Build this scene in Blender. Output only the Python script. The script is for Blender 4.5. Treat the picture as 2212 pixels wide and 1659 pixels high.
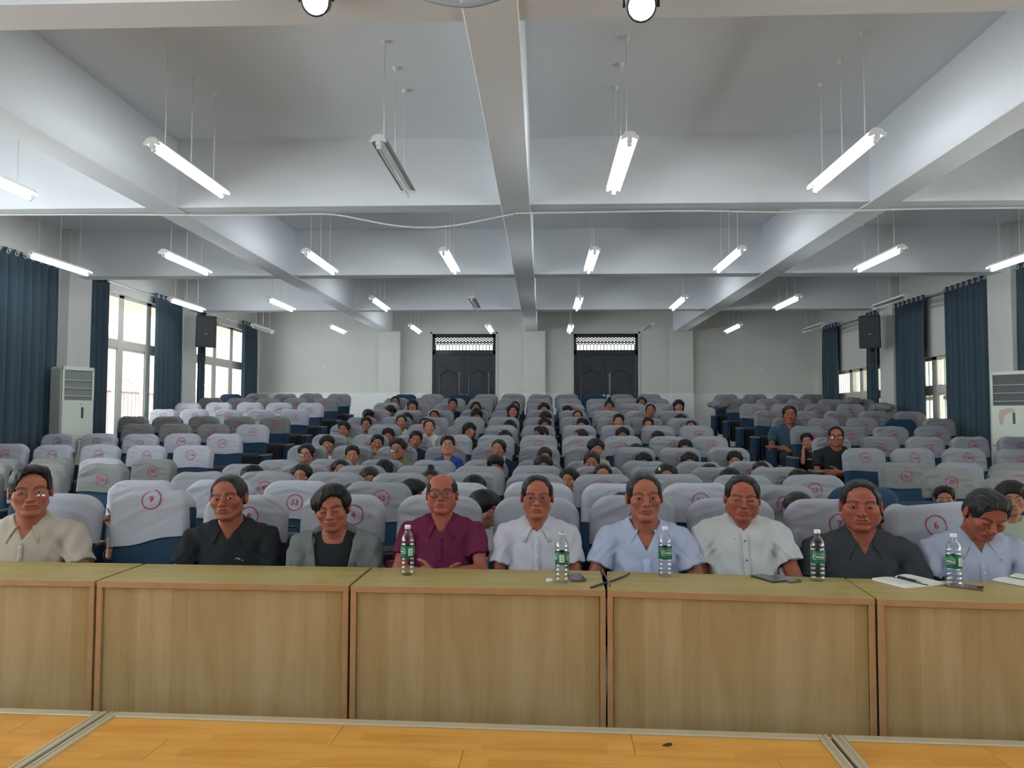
import bpy, math, random
import numpy as np
from mathutils import Vector, Matrix, Euler

# ------------------------------------------------------------------ camera, world, light, exposure
scene = bpy.context.scene
for o in list(bpy.data.objects):
    bpy.data.objects.remove(o)
COL = scene.collection
CAM_Z = 1.555
FPX = 1600.0
YAW, PITCH, ROLL = math.atan(66 / 1600), math.atan(74.5 / 1600), 0.003
cam_d = bpy.data.cameras.new('camera')
cam_d.sensor_fit = 'HORIZONTAL'
cam_d.sensor_width = 36.0
cam_d.lens = FPX / 2212 * 36.0
cam_d.clip_start = 0.05
cam_d.clip_end = 300
cam = bpy.data.objects.new('camera', cam_d)
COL.objects.link(cam)
cam.matrix_world = (Matrix.Translation((0, 0, CAM_Z)) @ Matrix.Rotation(YAW, 4, 'Z')
                    @ Matrix.Rotation(math.pi / 2 + PITCH, 4, 'X') @ Matrix.Rotation(ROLL, 4, 'Z'))
scene.camera = cam

world = bpy.data.worlds.new('world')
scene.world = world
world.use_nodes = True
wn = world.node_tree
bg = wn.nodes['Background']
bg.inputs['Color'].default_value = (0.93, 0.96, 1.0, 1)
bg.inputs['Strength'].default_value = 5.5

sun_d = bpy.data.lights.new('sun', 'SUN')
sun_d.energy = 3.0
sun_d.angle = math.radians(1.0)
sun_d.color = (1.0, 0.93, 0.82)
sun = bpy.data.objects.new('sun', sun_d)
COL.objects.link(sun)
sun.rotation_euler = (math.radians(18), math.radians(48), 0)   # from the right, high

# sky portals in the window openings: sampling guides for the daylight, they give off nothing themselves
def portal(loc, w, h, rot):
    l = bpy.data.lights.new('window_portal', 'AREA'); l.shape = 'RECTANGLE'; l.size = w; l.size_y = h
    l.cycles.is_portal = True
    o = bpy.data.objects.new('window_portal', l); COL.objects.link(o); o.location = loc; o.rotation_euler = rot
for a_, b_, zl, zr in ((-3.4, -.2, .9, .9), (.6, 3.4, .9, .9), (4.3, 7.2, .9, .9), (11.78, 14.55, 1.05, 1.20), (15.42, 18.35, 1.35, 1.50)):
    portal((-7.68, (a_ + b_) / 2, (zl + 3.72) / 2), 3.72 - zl, b_ - a_, (0, math.radians(-90), 0))
    portal((7.23, (a_ + b_) / 2, (zr + 2.68) / 2), 2.68 - zr, b_ - a_, (0, math.radians(90), 0))
TUBE = 18.0            # emission of the fluorescent tubes
SPOT = 60.0            # emission of the two stage lamps
vs = scene.view_settings
vs.view_transform = 'Standard'
vs.look = 'None'
vs.exposure = 1.15
vs.gamma = 1.0
vs.use_curve_mapping = False
cy = scene.cycles
cy.max_bounces = 5; cy.diffuse_bounces = 3; cy.glossy_bounces = 2; cy.transmission_bounces = 4; cy.transparent_max_bounces = 10
cy.caustics_reflective = False; cy.caustics_refractive = False
cy.sample_clamp_indirect = 3.0
cy.use_adaptive_sampling = True; cy.adaptive_threshold = 0.06; cy.adaptive_min_samples = 16
cy.use_denoising = True

# ------------------------------------------------------------------ pixel helpers (used only to read positions)
_f = Vector((-math.sin(YAW) * math.cos(PITCH), math.cos(YAW) * math.cos(PITCH), math.sin(PITCH)))
_r0 = Vector((math.cos(YAW), math.sin(YAW), 0))
_u0 = _r0.cross(_f)
_r = _r0 * math.cos(ROLL) + _u0 * math.sin(ROLL)
_u = _u0 * math.cos(ROLL) - _r0 * math.sin(ROLL)
_C = Vector((0, 0, CAM_Z))

def ray(px, py):
    return _f + _r * ((px - 1106) / FPX) - _u * ((py - 829.5) / FPX)
def at_y(px, py, y):
    d = ray(px, py); return _C + d * (y / d.y)
def at_x(px, py, x):
    d = ray(px, py); return _C + d * (x / d.x)
def at_z(px, py, z):
    d = ray(px, py); return _C + d * ((z - CAM_Z) / d.z)
def to_px(p):
    d = Vector(p) - _C
    w = d.dot(_f)
    return 1106 + FPX * d.dot(_r) / w, 829.5 - FPX * d.dot(_u) / w

# ------------------------------------------------------------------ object helpers
def tag(o, label, cat=None, group=None):
    o['label'] = label
    if cat: o['category'] = cat
    if group: o['group'] = group
    return o

def struct(o, label=None):
    o['kind'] = 'structure'
    if label: o['label'] = label
    return o

def link(name, me, mat=None, parent=None):
    o = bpy.data.objects.new(name, me)
    COL.objects.link(o)
    if mat is not None and me is not None and not me.materials:
        me.materials.append(mat)
    if parent is not None: o.parent = parent
    return o

def empty(name, loc=(0, 0, 0), rz=0.0):
    o = bpy.data.objects.new(name, None)
    o.empty_display_size = 0.1
    COL.objects.link(o)
    o.location = loc
    o.rotation_euler = (0, 0, rz)
    return o

def inst(name, me, parent=None, mat=None, loc=None, rot=None, scl=None):
    """an object that shares mesh data; mat overrides per object"""
    o = bpy.data.objects.new(name, me)
    COL.objects.link(o)
    if parent is not None: o.parent = parent
    if mat is not None:
        o.material_slots[0].link = 'OBJECT'
        o.material_slots[0].material = mat
    if loc is not None: o.location = loc
    if rot is not None: o.rotation_euler = rot
    if scl is not None: o.scale = scl
    return o

class MB:
    """collects vertices and faces of one mesh"""
    def __init__(s): s.v = []; s.f = []
    def add(s, vs_, fs):
        n = len(s.v); s.v.extend([tuple(p) for p in vs_]); s.f.extend([tuple(i + n for i in q) for q in fs]); return s
    def box(s, lo, hi, bev=0.0, M=None):
        x0, y0, z0 = lo; x1, y1, z1 = hi
        b = min(bev, (x1 - x0) * .45, (y1 - y0) * .45, (z1 - z0) * .45)
        if b <= 0:
            P = [(x0, y0, z0), (x1, y0, z0), (x1, y1, z0), (x0, y1, z0), (x0, y0, z1), (x1, y0, z1), (x1, y1, z1), (x0, y1, z1)]
            F = [(0, 3, 2, 1), (4, 5, 6, 7), (0, 1, 5, 4), (1, 2, 6, 5), (2, 3, 7, 6), (3, 0, 4, 7)]
        else:
            P = []; F = []
            def ring(z, k):
                i = len(P)
                a, c, d, e = x0 + k, x1 - k, y0 + k, y1 - k
                P.extend([(a + b, d, z), (c - b, d, z), (c, d + b, z), (c, e - b, z), (c - b, e, z), (a + b, e, z), (a, e - b, z), (a, d + b, z)])
                return i
            r = [ring(z0, b * .6), ring(z0 + b, 0), ring(z1 - b, 0), ring(z1, b * .6)]
            F.append(tuple(r[0] + k for k in range(7, -1, -1)))
            F.append(tuple(r[3] + k for k in range(8)))
            for q in range(3):
                for k in range(8):
                    F.append((r[q] + k, r[q] + (k + 1) % 8, r[q + 1] + (k + 1) % 8, r[q + 1] + k))
        if M is not None: P = [M @ Vector(p) for p in P]
        return s.add(P, F)
    def tube(s, pts, rad, n=8, cap=True):
        pts = [Vector(p) for p in pts]
        rads = rad if isinstance(rad, (list, tuple)) else [rad] * len(pts)
        P = []; F = []
        for i, p in enumerate(pts):
            t = (pts[min(i + 1, len(pts) - 1)] - pts[max(i - 1, 0)]).normalized()
            a = Vector((0, 0, 1)) if abs(t.z) < .9 else Vector((1, 0, 0))
            u = t.cross(a).normalized(); w = t.cross(u)
            for k in range(n):
                th = 2 * math.pi * k / n
                P.append(p + (u * math.cos(th) + w * math.sin(th)) * rads[i])
        for i in range(len(pts) - 1):
            for k in range(n):
                F.append((i * n + k, i * n + (k + 1) % n, (i + 1) * n + (k + 1) % n, (i + 1) * n + k))
        if cap:
            F.append(tuple(range(n))[::-1] if False else tuple(range(n)))
            F.append(tuple((len(pts) - 1) * n + k for k in range(n))[::-1])
        return s.add(P, F)
    def lathe(s, prof, n=20, c=(0, 0, 0), cap=True):
        P = []; F = []
        for r, z in prof:
            for k in range(n):
                th = 2 * math.pi * k / n
                P.append((c[0] + r * math.cos(th), c[1] + r * math.sin(th), c[2] + z))
        for i in range(len(prof) - 1):
            for k in range(n):
                F.append((i * n + k, i * n + (k + 1) % n, (i + 1) * n + (k + 1) % n, (i + 1) * n + k))
        if cap:
            F.append(tuple(range(n))[::-1])
            F.append(tuple((len(prof) - 1) * n + k for k in range(n)))
        return s.add(P, F)
    def grid(s, P, nu, nv, close_u=False):
        F = []
        for i in range(nu - (0 if close_u else 1)):
            for j in range(nv - 1):
                a = i * nv + j; b = ((i + 1) % nu) * nv + j
                F.append((a, b, b + 1, a + 1))
        return s.add(P, F)
    def prism(s, outline, y0, y1):
        """outline in (x, z), extruded along y"""
        n = len(outline)
        P = [(x, y0, z) for x, z in outline] + [(x, y1, z) for x, z in outline]
        F = [tuple(range(n)), tuple(range(2 * n - 1, n - 1, -1))]
        for k in range(n):
            F.append((k, n + k, n + (k + 1) % n, (k + 1) % n))
        return s.add(P, F)
    def mesh(s, name, mat=None, smooth=False):
        me = bpy.data.meshes.new(name)
        me.from_pydata(s.v, [], s.f)
        me.update()
        if smooth:
            me.polygons.foreach_set('use_smooth', [True] * len(me.polygons))
        if mat is not None: me.materials.append(mat)
        return me
    def obj(s, name, mat, parent=None, smooth=False):
        o = bpy.data.objects.new(name, s.mesh(name, mat, smooth))
        COL.objects.link(o)
        if parent is not None: o.parent = parent
        return o

def np_mesh(name, V, F, mat=None, smooth=True, color=None):
    me = bpy.data.meshes.new(name)
    V = np.asarray(V, np.float32); F = np.asarray(F, np.int32)
    me.vertices.add(len(V)); me.vertices.foreach_set('co', V.ravel())
    k = F.shape[1]
    me.loops.add(F.size); me.loops.foreach_set('vertex_index', F.ravel())
    me.polygons.add(len(F))
    me.polygons.foreach_set('loop_start', np.arange(0, F.size, k, dtype=np.int32))
    me.polygons.foreach_set('loop_total', np.full(len(F), k, np.int32))
    if smooth: me.polygons.foreach_set('use_smooth', np.ones(len(F), bool))
    me.update(calc_edges=True)
    if color is not None:
        a = me.color_attributes.new('Col', 'FLOAT_COLOR', 'POINT')
        c4 = np.ones((len(V), 4), np.float32); c4[:, :3] = color
        a.data.foreach_set('color', c4.ravel())
    if mat is not None: me.materials.append(mat)
    return me

# ------------------------------------------------------------------ materials
MATS = {}
def mat(name, col=(.8, .8, .8), rough=.6, metal=0.0, spec=.5, noise=None, bump=None, emit=None, sheen=0.0, trans=0.0, ior=1.45, alpha=1.0, coat=0.0, sss=0.0, attr=False):
    if name in MATS: return MATS[name]
    m = bpy.data.materials.new(name); MATS[name] = m
    m.use_nodes = True
    nt = m.node_tree; N = nt.nodes; L = nt.links
    b = N['Principled BSDF']
    b.inputs['Base Color'].default_value = (*col, 1)
    b.inputs['Roughness'].default_value = rough
    b.inputs['Metallic'].default_value = metal
    b.inputs['Specular IOR Level'].default_value = spec
    b.inputs['IOR'].default_value = ior
    b.inputs['Transmission Weight'].default_value = trans
    b.inputs['Coat Weight'].default_value = coat
    if sheen: b.inputs['Sheen Weight'].default_value = sheen
    if sss:
        b.inputs['Subsurface Weight'].default_value = sss
        b.inputs['Subsurface Radius'].default_value = (.012, .005, .003)
        b.inputs['Subsurface Scale'].default_value = .6
    if emit:
        b.inputs['Emission Color'].default_value = (*emit[0], 1)
        b.inputs['Emission Strength'].default_value = emit[1]
    tc = N.new('ShaderNodeTexCoord') if (noise or bump) else None
    src = None
    if attr:
        a = N.new('ShaderNodeAttribute'); a.attribute_name = 'Col'
        src = a.outputs['Color']
        L.new(src, b.inputs['Base Color'])
    if noise:      # (scale, (sx,sy,sz), colour2, lo, hi)
        sc, st, c2, lo, hi = noise
        mp = N.new('ShaderNodeMapping'); mp.inputs['Scale'].default_value = st
        L.new(tc.outputs['Object'], mp.inputs['Vector'])
        nz = N.new('ShaderNodeTexNoise'); nz.inputs['Scale'].default_value = sc; nz.inputs['Detail'].default_value = 2
        L.new(mp.outputs['Vector'], nz.inputs['Vector'])
        cr = N.new('ShaderNodeValToRGB')
        cr.color_ramp.elements[0].position = lo; cr.color_ramp.elements[1].position = hi
        cr.color_ramp.elements[0].color = (*col, 1); cr.color_ramp.elements[1].color = (*c2, 1)
        L.new(nz.outputs['Fac'], cr.inputs['Fac'])
        if src is not None:
            mx = N.new('ShaderNodeMixRGB'); mx.blend_type = 'MULTIPLY'; mx.inputs['Fac'].default_value = 1
            L.new(src, mx.inputs['Color1']); L.new(cr.outputs['Color'], mx.inputs['Color2'])
            L.new(mx.outputs['Color'], b.inputs['Base Color'])
        else:
            L.new(cr.outputs['Color'], b.inputs['Base Color'])
    if bump:       # (scale, (sx,sy,sz), strength, distance)
        sc, st, k, d = bump
        mp = N.new('ShaderNodeMapping'); mp.inputs['Scale'].default_value = st
        L.new(tc.outputs['Object'], mp.inputs['Vector'])
        nz = N.new('ShaderNodeTexNoise'); nz.inputs['Scale'].default_value = sc; nz.inputs['Detail'].default_value = 4
        L.new(mp.outputs['Vector'], nz.inputs['Vector'])
        bp = N.new('ShaderNodeBump'); bp.inputs['Strength'].default_value = k; bp.inputs['Distance'].default_value = d
        L.new(nz.outputs['Fac'], bp.inputs['Height']); L.new(bp.outputs['Normal'], b.inputs['Normal'])
    return m

def pane_mat(name, tint=(.95, .98, .97), refl=.06):
    if name in MATS: return MATS[name]
    m = bpy.data.materials.new(name); MATS[name] = m
    m.use_nodes = True
    N = m.node_tree.nodes; L = m.node_tree.links
    N.clear()
    out = N.new('ShaderNodeOutputMaterial'); mix = N.new('ShaderNodeMixShader')
    t = N.new('ShaderNodeBsdfTransparent'); t.inputs['Color'].default_value = (*tint, 1)
    g = N.new('ShaderNodeBsdfGlossy'); g.inputs['Roughness'].default_value = .02
    mix.inputs['Fac'].default_value = refl
    L.new(t.outputs[0], mix.inputs[1]); L.new(g.outputs[0], mix.inputs[2]); L.new(mix.outputs[0], out.inputs['Surface'])
    return m

def clear_mat(name, tint, refl):
    m = bpy.data.materials.new(name); MATS[name] = m
    m.use_nodes = True
    N = m.node_tree.nodes; L = m.node_tree.links
    N.clear()
    out = N.new('ShaderNodeOutputMaterial'); mix = N.new('ShaderNodeMixShader')
    t = N.new('ShaderNodeBsdfTransparent'); t.inputs['Color'].default_value = (*tint, 1)
    g = N.new('ShaderNodeBsdfGlossy'); g.inputs['Roughness'].default_value = .06
    lw = N.new('ShaderNodeLayerWeight'); lw.inputs['Blend'].default_value = refl
    L.new(lw.outputs['Facing'], mix.inputs['Fac'])
    L.new(t.outputs[0], mix.inputs[1]); L.new(g.outputs[0], mix.inputs[2]); L.new(mix.outputs[0], out.inputs['Surface'])
    return m

def wood_mat(name, base, dark, light, axis, rough=.35, band=.09):
    """laminate: staves of differing tone along 'axis' with fine grain"""
    m = bpy.data.materials.new(name); MATS[name] = m
    m.use_nodes = True
    N = m.node_tree.nodes; L = m.node_tree.links
    b = N['Principled BSDF']; b.inputs['Roughness'].default_value = rough; b.inputs['Specular IOR Level'].default_value = .2
    tc = N.new('ShaderNodeTexCoord')
    def noise(st, sc, det=3, dist=0.0):
        mp = N.new('ShaderNodeMapping'); mp.inputs['Scale'].default_value = st
        L.new(tc.outputs['Object'], mp.inputs['Vector'])
        nz = N.new('ShaderNodeTexNoise'); nz.inputs['Scale'].default_value = sc; nz.inputs['Detail'].default_value = det
        nz.inputs['Distortion'].default_value = dist
        L.new(mp.outputs['Vector'], nz.inputs['Vector']); return nz.outputs['Fac']
    along = (1, .06, .06) if axis == 'x0' else None
    st = {'x': (.12, 1, 1), 'z': (1, 1, .12), 'y': (1, .12, 1)}[axis]
    # staves: white noise per snapped column
    mp = N.new('ShaderNodeMapping'); L.new(tc.outputs['Object'], mp.inputs['Vector'])
    sn = N.new('ShaderNodeVectorMath'); sn.operation = 'SNAP'
    inc = {'x': (.5, band, band), 'z': (band, 1, 9), 'y': (band, .5, band)}[axis]
    sn.inputs[1].default_value = inc
    L.new(mp.outputs['Vector'], sn.inputs[0])
    wn_ = N.new('ShaderNodeTexWhiteNoise'); L.new(sn.outputs['Vector'], wn_.inputs['Vector'])
    g1 = noise(st, 9, 4, .6); g2 = noise({'x': (.05, 1, 1), 'z': (1, 1, .05), 'y': (1, .05, 1)}[axis], 90, 2)
    g3 = noise((1, 1, 1), 2.3, 2)
    a1 = N.new('ShaderNodeMath'); a1.operation = 'MULTIPLY_ADD'; L.new(wn_.outputs['Value'], a1.inputs[0]); a1.inputs[1].default_value = .28
    L.new(g1, a1.inputs[2])
    a2 = N.new('ShaderNodeMath'); a2.operation = 'MULTIPLY_ADD'; L.new(g2, a2.inputs[0]); a2.inputs[1].default_value = .35; L.new(a1.outputs[0], a2.inputs[2])
    a3 = N.new('ShaderNodeMath'); a3.operation = 'MULTIPLY_ADD'; L.new(g3, a3.inputs[0]); a3.inputs[1].default_value = .5; L.new(a2.outputs[0], a3.inputs[2])
    cr = N.new('ShaderNodeValToRGB')
    e = cr.color_ramp.elements
    e[0].position = .68; e[0].color = (*dark, 1); e[1].position = 1.28; e[1].color = (*light, 1)
    md = e.new(.95); md.color = (*base, 1)
    mr = N.new('ShaderNodeMapRange'); mr.inputs['From Min'].default_value = .55; mr.inputs['From Max'].default_value = 1.45
    L.new(a3.outputs[0], mr.inputs['Value'])
    e[0].position = .1; e[1].position = .5; e[2].position = .9
    e[0].color = (*dark, 1); e[1].color = (*base, 1); e[2].color = (*light, 1)
    L.new(mr.outputs['Result'], cr.inputs['Fac']); L.new(cr.outputs['Color'], b.inputs['Base Color'])
    return m

def srgb(r, g, b):
    f = lambda c: (c / 255 / 12.92) if c / 255 <= .04045 else ((c / 255 + .055) / 1.055) ** 2.4
    return (f(r), f(g), f(b))

M_wall = mat('wall_paint', (.66, .66, .625), .85, noise=(1.1, (1, 1, 1), (.61, .615, .585), .35, .75))
M_ceil = mat('ceiling_paint', (.81, .84, .88), .9, spec=.1)
M_tile = mat('wainscot_tile', (.80, .82, .83), .25, noise=(2.0, (1, 1, 1), (.74, .76, .78), .4, .7))
M_floor = mat('floor_tile', (.60, .59, .56), .4, noise=(3, (1, 1, 1), (.52, .51, .49), .3, .7))
M_white = mat('white_metal', (.80, .81, .80), .4)
M_lampgrey = mat('lamp_grey', (.30, .34, .36), .45)
M_refl = mat('lamp_reflector', (.82, .85, .85), .5)
M_tube_on = mat('tube_lit', (.9, .9, .9), .4, emit=((.93, .98, 1.0), TUBE))
M_tube_off = mat('tube_dark', (.70, .74, .74), .25)
M_cable = mat('cable_white', (.70, .70, .68), .5)
M_black = mat('black_plastic', (.018, .019, .022), .45)
M_dark = mat('dark_plastic', (.035, .037, .045), .5)
M_blue = mat('seat_blue', (.013, .045, .095), .85)
M_cap = mat('arm_cap', (.16, .13, .11), .4)
M_cover = [mat('cover_white', (.42, .43, .485), .85, spec=.2),
           mat('cover_grey', (.215, .222, .222), .85, spec=.2),
           mat('cover_plain', (.265, .272, .297), .85, spec=.2)]
M_red = mat('print_red', (.42, .02, .10), .7)
M_curt = mat('curtain_blue', (.050, .080, .108), .9)
M_frame = mat('window_frame', (.66, .64, .57), .5)
M_pane = pane_mat('window_pane')

# ------------------------------------------------------------------ the hall
XL, XR, YB, YF, ZC, ZB = -7.40, 6.95, 18.70, -4.2, 4.44, 3.73
ROW_Y = [4.45 + .958 * k for k in range(13)]
ROW_Z = [0, 0, 0, 0, 0, .12, .24, .37, .49, .62, .76, .88, 1.0]
FLOOR_BACK = 1.0
BEAM_X = [(-4.12, -3.82), (-.43, -.13), (3.28, 3.58)]
BEAM_Y = [(.05, .33), (3.72, 3.98), (7.48, 7.74), (11.15, 11.43), (14.80, 15.06)]

mb = MB()
mb.box((XL - .3, YF, -.2), (XR + .3, YB + .3, 0))
for r in range(5, 13):
    y0 = ROW_Y[r] - .55
    y1 = ROW_Y[r + 1] - .55 if r < 12 else YB + .3
    mb.box((XL - .3, y0, -.02), (XR + .3, y1, ROW_Z[r]))
struct(mb.obj('floor', M_floor), 'grey floor stepping up towards the back')
struct(MB().box((XL - .3, YF, ZC), (XR + .3, YB + .3, ZC + .15)).obj('ceiling', M_ceil), 'white painted concrete ceiling')
struct(MB().box((XL - .3, YF - .25, -.2), (XR + .3, YF, ZC)).obj('wall_front', M_wall), 'white wall behind the stage')
for i, (a, b) in enumerate(BEAM_X):
    struct(MB().box((a, YF, ZB), (b, YB, ZC + .01), .008).obj('trim_%d' % (i + 1), M_ceil), 'white ceiling beam running the length of the hall')
for i, (a, b) in enumerate(BEAM_Y):
    struct(MB().box((XL, a, ZB + .012), (XR, b, ZC + .01), .008).obj('trim_%d' % (i + 11), M_ceil), 'white ceiling beam crossing the hall')

# back wall: pillars, wainscot, two door openings
DOORS = [(-2.80, -1.19), (.79, 2.40)]
DTOP = 3.70
mb = MB()
xs = [XL - .3, DOORS[0][0], DOORS[0][1], DOORS[1][0], DOORS[1][1], XR + .3]
for k in (0, 2, 4):
    mb.box((xs[k], YB, 0), (xs[k + 1], YB + .25, ZC))
for a, b in DOORS:
    mb.box((a, YB, DTOP), (b, YB + .25, ZC)); mb.box((a, YB, 0), (b, YB + .25, FLOOR_BACK))
wb = struct(mb.obj('wall_back', M_wall), 'white back wall with two double doors')
mb = MB()
for cx in (-3.86, -.20, 3.47):
    mb.box((cx - .27, YB - .2, .9), (cx + .27, YB + .01, ZB + .02), .006)
mb.obj('pillar', M_wall, wb)
mb = MB()
segs = [(XL, -4.13), (-3.59, DOORS[0][0] - .14), (DOORS[0][1] + .14, -.47), (.07, DOORS[1][0] - .14), (DOORS[1][1] + .14, 3.2), (3.74, XR)]
for a, b in segs: mb.box((a, YB - .012, FLOOR_BACK), (b, YB + .005, 2.20), .004)
for cx in (-3.86, -.20, 3.47):
    mb.box((cx - .282, YB - .212, FLOOR_BACK), (cx + .282, YB - .0, 2.20), .004)
mb.obj('wainscot', M_tile, wb)

# left and right walls with window openings
WIN_N = [(-3.4, -.2), (.6, 3.4), (4.3, 7.2)]  # unseen openings near the stage, added to bring more daylight in
WIN_L = [(a, b, .9, 3.72) for a, b in WIN_N] + [(11.78, 14.55, 1.05, 3.72), (15.42, 18.35, 1.35, 3.72)]
WIN_R = [(a, b, .9, 2.68) for a, b in WIN_N] + [(11.78, 14.55, 1.20, 2.68), (15.42, 18.35, 1.50, 2.68)]
def side_wall(name, x0, x1, wins, label):
    mb = MB(); y = YF
    for a, b, z0, z1 in wins:
        mb.box((x0, y, 0), (x1, a, ZC)); mb.box((x0, a, 0), (x1, b, z0)); mb.box((x0, a, z1), (x1, b, ZC)); y = b
    mb.box((x0, y, 0), (x1, YB + .25, ZC))
    return struct(mb.obj(name, M_wall), label)
wl = side_wall('wall_left', XL - .25, XL, WIN_L, 'white left wall with tall windows')
wr = side_wall('wall_right', XR, XR + .25, WIN_R, 'white right wall with low windows')
for w, xa, xb in ((wl, XL - .01, XL + .15), (wr, XR - .15, XR + .01)):
    mb = MB()
    for a, b in BEAM_Y[1:]:
        c = (a + b) / 2
        mb.box((xa, c - .30, 0), (xb, c + .27, ZC), .006)
    mb.obj('pillar', M_wall, w)

def window(n, x, sgn, a, b, z0, z1, cols, rows, lab, dep=.10):
    """frame bars and panes, x is the inner wall face, sgn points outdoors"""
    w = empty('window_%d' % n, (x + sgn * .12, (a + b) / 2, z0)); struct(w, lab)
    yc = (a + b) / 2
    def bar(y0, y1, q0, q1, t, nm):
        mb = MB().box((-t / 2, y0 - yc, q0 - z0), (t / 2, y1 - yc, q1 - z0), .008); mb.obj(nm, M_frame, w)
    bar(a, b, z0, z0 + .06, dep, 'sill_bar'); bar(a, b, z1 - .06, z1, dep, 'head_bar')
    for k, y in enumerate(cols):
        t = .05 if k in (0, len(cols) - 1) else .085
        bar(max(a, y - t), min(b, y + t), z0, z1, dep, 'mullion')
    for z in rows[1:-1]: bar(a, b, z - .075, z + .075, dep * .9, 'transom_bar')
    for i in range(len(cols) - 1):
        for j in range(len(rows) - 1):
            MB().box((-.004, cols[i] + .05 - yc, rows[j] + .05 - z0), (.004, cols[i + 1] - .05 - yc, rows[j + 1] - .05 - z0)).obj('pane', M_pane, w)
            if j == 0:      # sliding sash inside the lower lights
                y0, y1, q0, q1 = cols[i] + .06, cols[i + 1] - .06, rows[0] + .06, rows[1] - .06
                m2 = MB()
                xo = -sgn * .02
                for p in ((y0, y0 + .05, q0, q1), (y1 - .05, y1, q0, q1), (y0, y1, q0, q0 + .05), (y0, y1, q1 - .05, q1)):
                    m2.box((xo - .015, p[0] - yc, p[2] - z0), (xo + .015, p[1] - yc, p[3] - z0), .004)
                m2.obj('sash', M_frame, w)
    return w
window(1, XL, -1, *WIN_L[3], [11.78, 12.78, 13.70, 14.55], [1.05, 2.85, 3.72], 'tall cream framed window nearer the stage on the left wall')
window(2, XL, -1, *WIN_L[4], [15.42, 16.55, 17.45, 18.35], [1.35, 2.85, 3.72], 'tall cream framed window beside the back wall on the left')
window(3, XR, 1, *WIN_R[3], [11.78, 12.95, 13.55, 14.55], [1.20, 2.10, 2.68], 'low window nearer the stage on the right wall')
window(4, XR, 1, *WIN_R[4], [15.42, 16.60, 17.15, 18.35], [1.50, 2.10, 2.68], 'low window beside the back wall on the right')

for k_, (a, b) in enumerate(WIN_N):
    window(5 + k_, XL, -1, *WIN_L[k_], [a, a + 1.0, b - 1.0, b], [.9, 2.85, 3.72], 'tall window on the left wall beside the stage, added out of the picture for daylight')
    window(8 + k_, XR, 1, *WIN_R[k_], [a, a + 1.0, b - 1.0, b], [.9, 2.1, 2.68], 'low window on the right wall beside the stage, added out of the picture for daylight')

# ------------------------------------------------------------------ outdoors
M_brick = mat('pink_brick', (.24, .12, .11), .9, noise=(3, (1, 1, 6), (.20, .092, .084), .35, .65))
M_soffit = mat('soffit_tan', (.50, .34, .19), .8)
M_rail = mat('rail_metal', (.32, .24, .21), .4, metal=.3)
M_conc = mat('pale_concrete', (.62, .58, .50), .9)
M_farwin = mat('far_glass', (.08, .11, .13), .3)
M_leaf = mat('leaf_green', (.10, .30, .04), .7, noise=(6, (1, 1, 1), (.20, .45, .06), .4, .6))
c = MB().box((-9.55, -8, .55), (-7.66, 30, .75)).obj('balcony', M_conc); struct(c, 'balcony floor outside the left windows')
mb = MB().box((-9.7, -8, 4.12), (-7.66, 30, 4.3))
so = tag(mb.obj('balcony_roof', M_conc), 'balcony roof outside the left windows, slatted underneath', 'roof')
sl = MB().box((-9.6, -.055, 3.98), (-7.7, .055, 4.12)).mesh('slat', M_soffit)
for k in range(56): inst('slat', sl, so, loc=(0, 11.0 + k * .30, 0))
rl = empty('balcony_railing', (-9.35, 19, .75)); tag(rl, 'brown metal balcony railing seen through the left windows', 'railing')
MB().tube([(0, -8, 1.36), (0, 11, 1.36)], .035).obj('top_rail', M_rail, rl)
MB().tube([(0, -8, .12), (0, 11, .12)], .02).obj('bottom_rail', M_rail, rl)
bar = MB().tube([(0, 0, .1), (0, 0, 1.36)], .013, 6).mesh('bar', M_rail)
for k in range(112): inst('bar', bar, rl, loc=(0, -7 + k * .155, 0))
bd = empty('apartment_building', (-30, 60, -3.2)); tag(bd, 'pink brick building opposite the left windows', 'building')
MB().box((-4, -45, -12), (0, 45, 21)).obj('wall', M_brick, bd)
wf = MB(); W2 = 1.9
for p in ((0, 0, W2, .12), (0, 1.6, W2, 1.72), (0, 0, .12, 1.72), (W2 - .12, 0, W2, 1.72), (W2 / 2 - .05, 0, W2 / 2 + .05, 1.72), (0, .55, W2, .63)):
    wf.box((-.05, p[0], p[1]), (.12, p[2], p[3]))
wf = wf.mesh('window', M_white)
wp = MB().box((-.02, .1, .1), (.03, W2 - .1, 1.65)).mesh('pane', M_farwin)
ac = MB().box((0, 0, 0), (.4, .85, .6), .03).mesh('cooling_unit', M_white)
for i in range(15):
    for j in range(5):
        y = -22 + i * 3.1; z = 1.0 + j * 3.3
        w = inst('window', wf, bd, loc=(0.0, y, z)); inst('pane', wp, w)
        if (i + j) % 3 == 0: inst('cooling_unit', ac, bd, loc=(.02, y + 2.05, z - .3))
random.seed(5)
def bush(loc, rad, label):
    mb = MB()
    for k in range(900):
        v = Vector((random.gauss(0, 1), random.gauss(0, 1), random.gauss(0, 1))).normalized() * rad * random.uniform(.6, 1)
        v.z *= .8
        a = Vector((random.gauss(0, 1), random.gauss(0, 1), random.gauss(0, 1))).normalized() * .12
        b = a.cross(v).normalized() * .06
        mb.add([v - a, v + b, v + a, v - b], [(0, 1, 2, 3)])
    o = mb.obj('tree', M_leaf); o.location = loc
    MB().tube([(0, 0, -loc[2] - 12), (.05, 0, 0)], [.12, .05]).obj('trunk', M_rail, o)
    return tag(o, label, 'tree')
bush((-12.5, 20.2, -.3), 1.25, 'sunlit green tree below the balcony seen through the railing')
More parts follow.
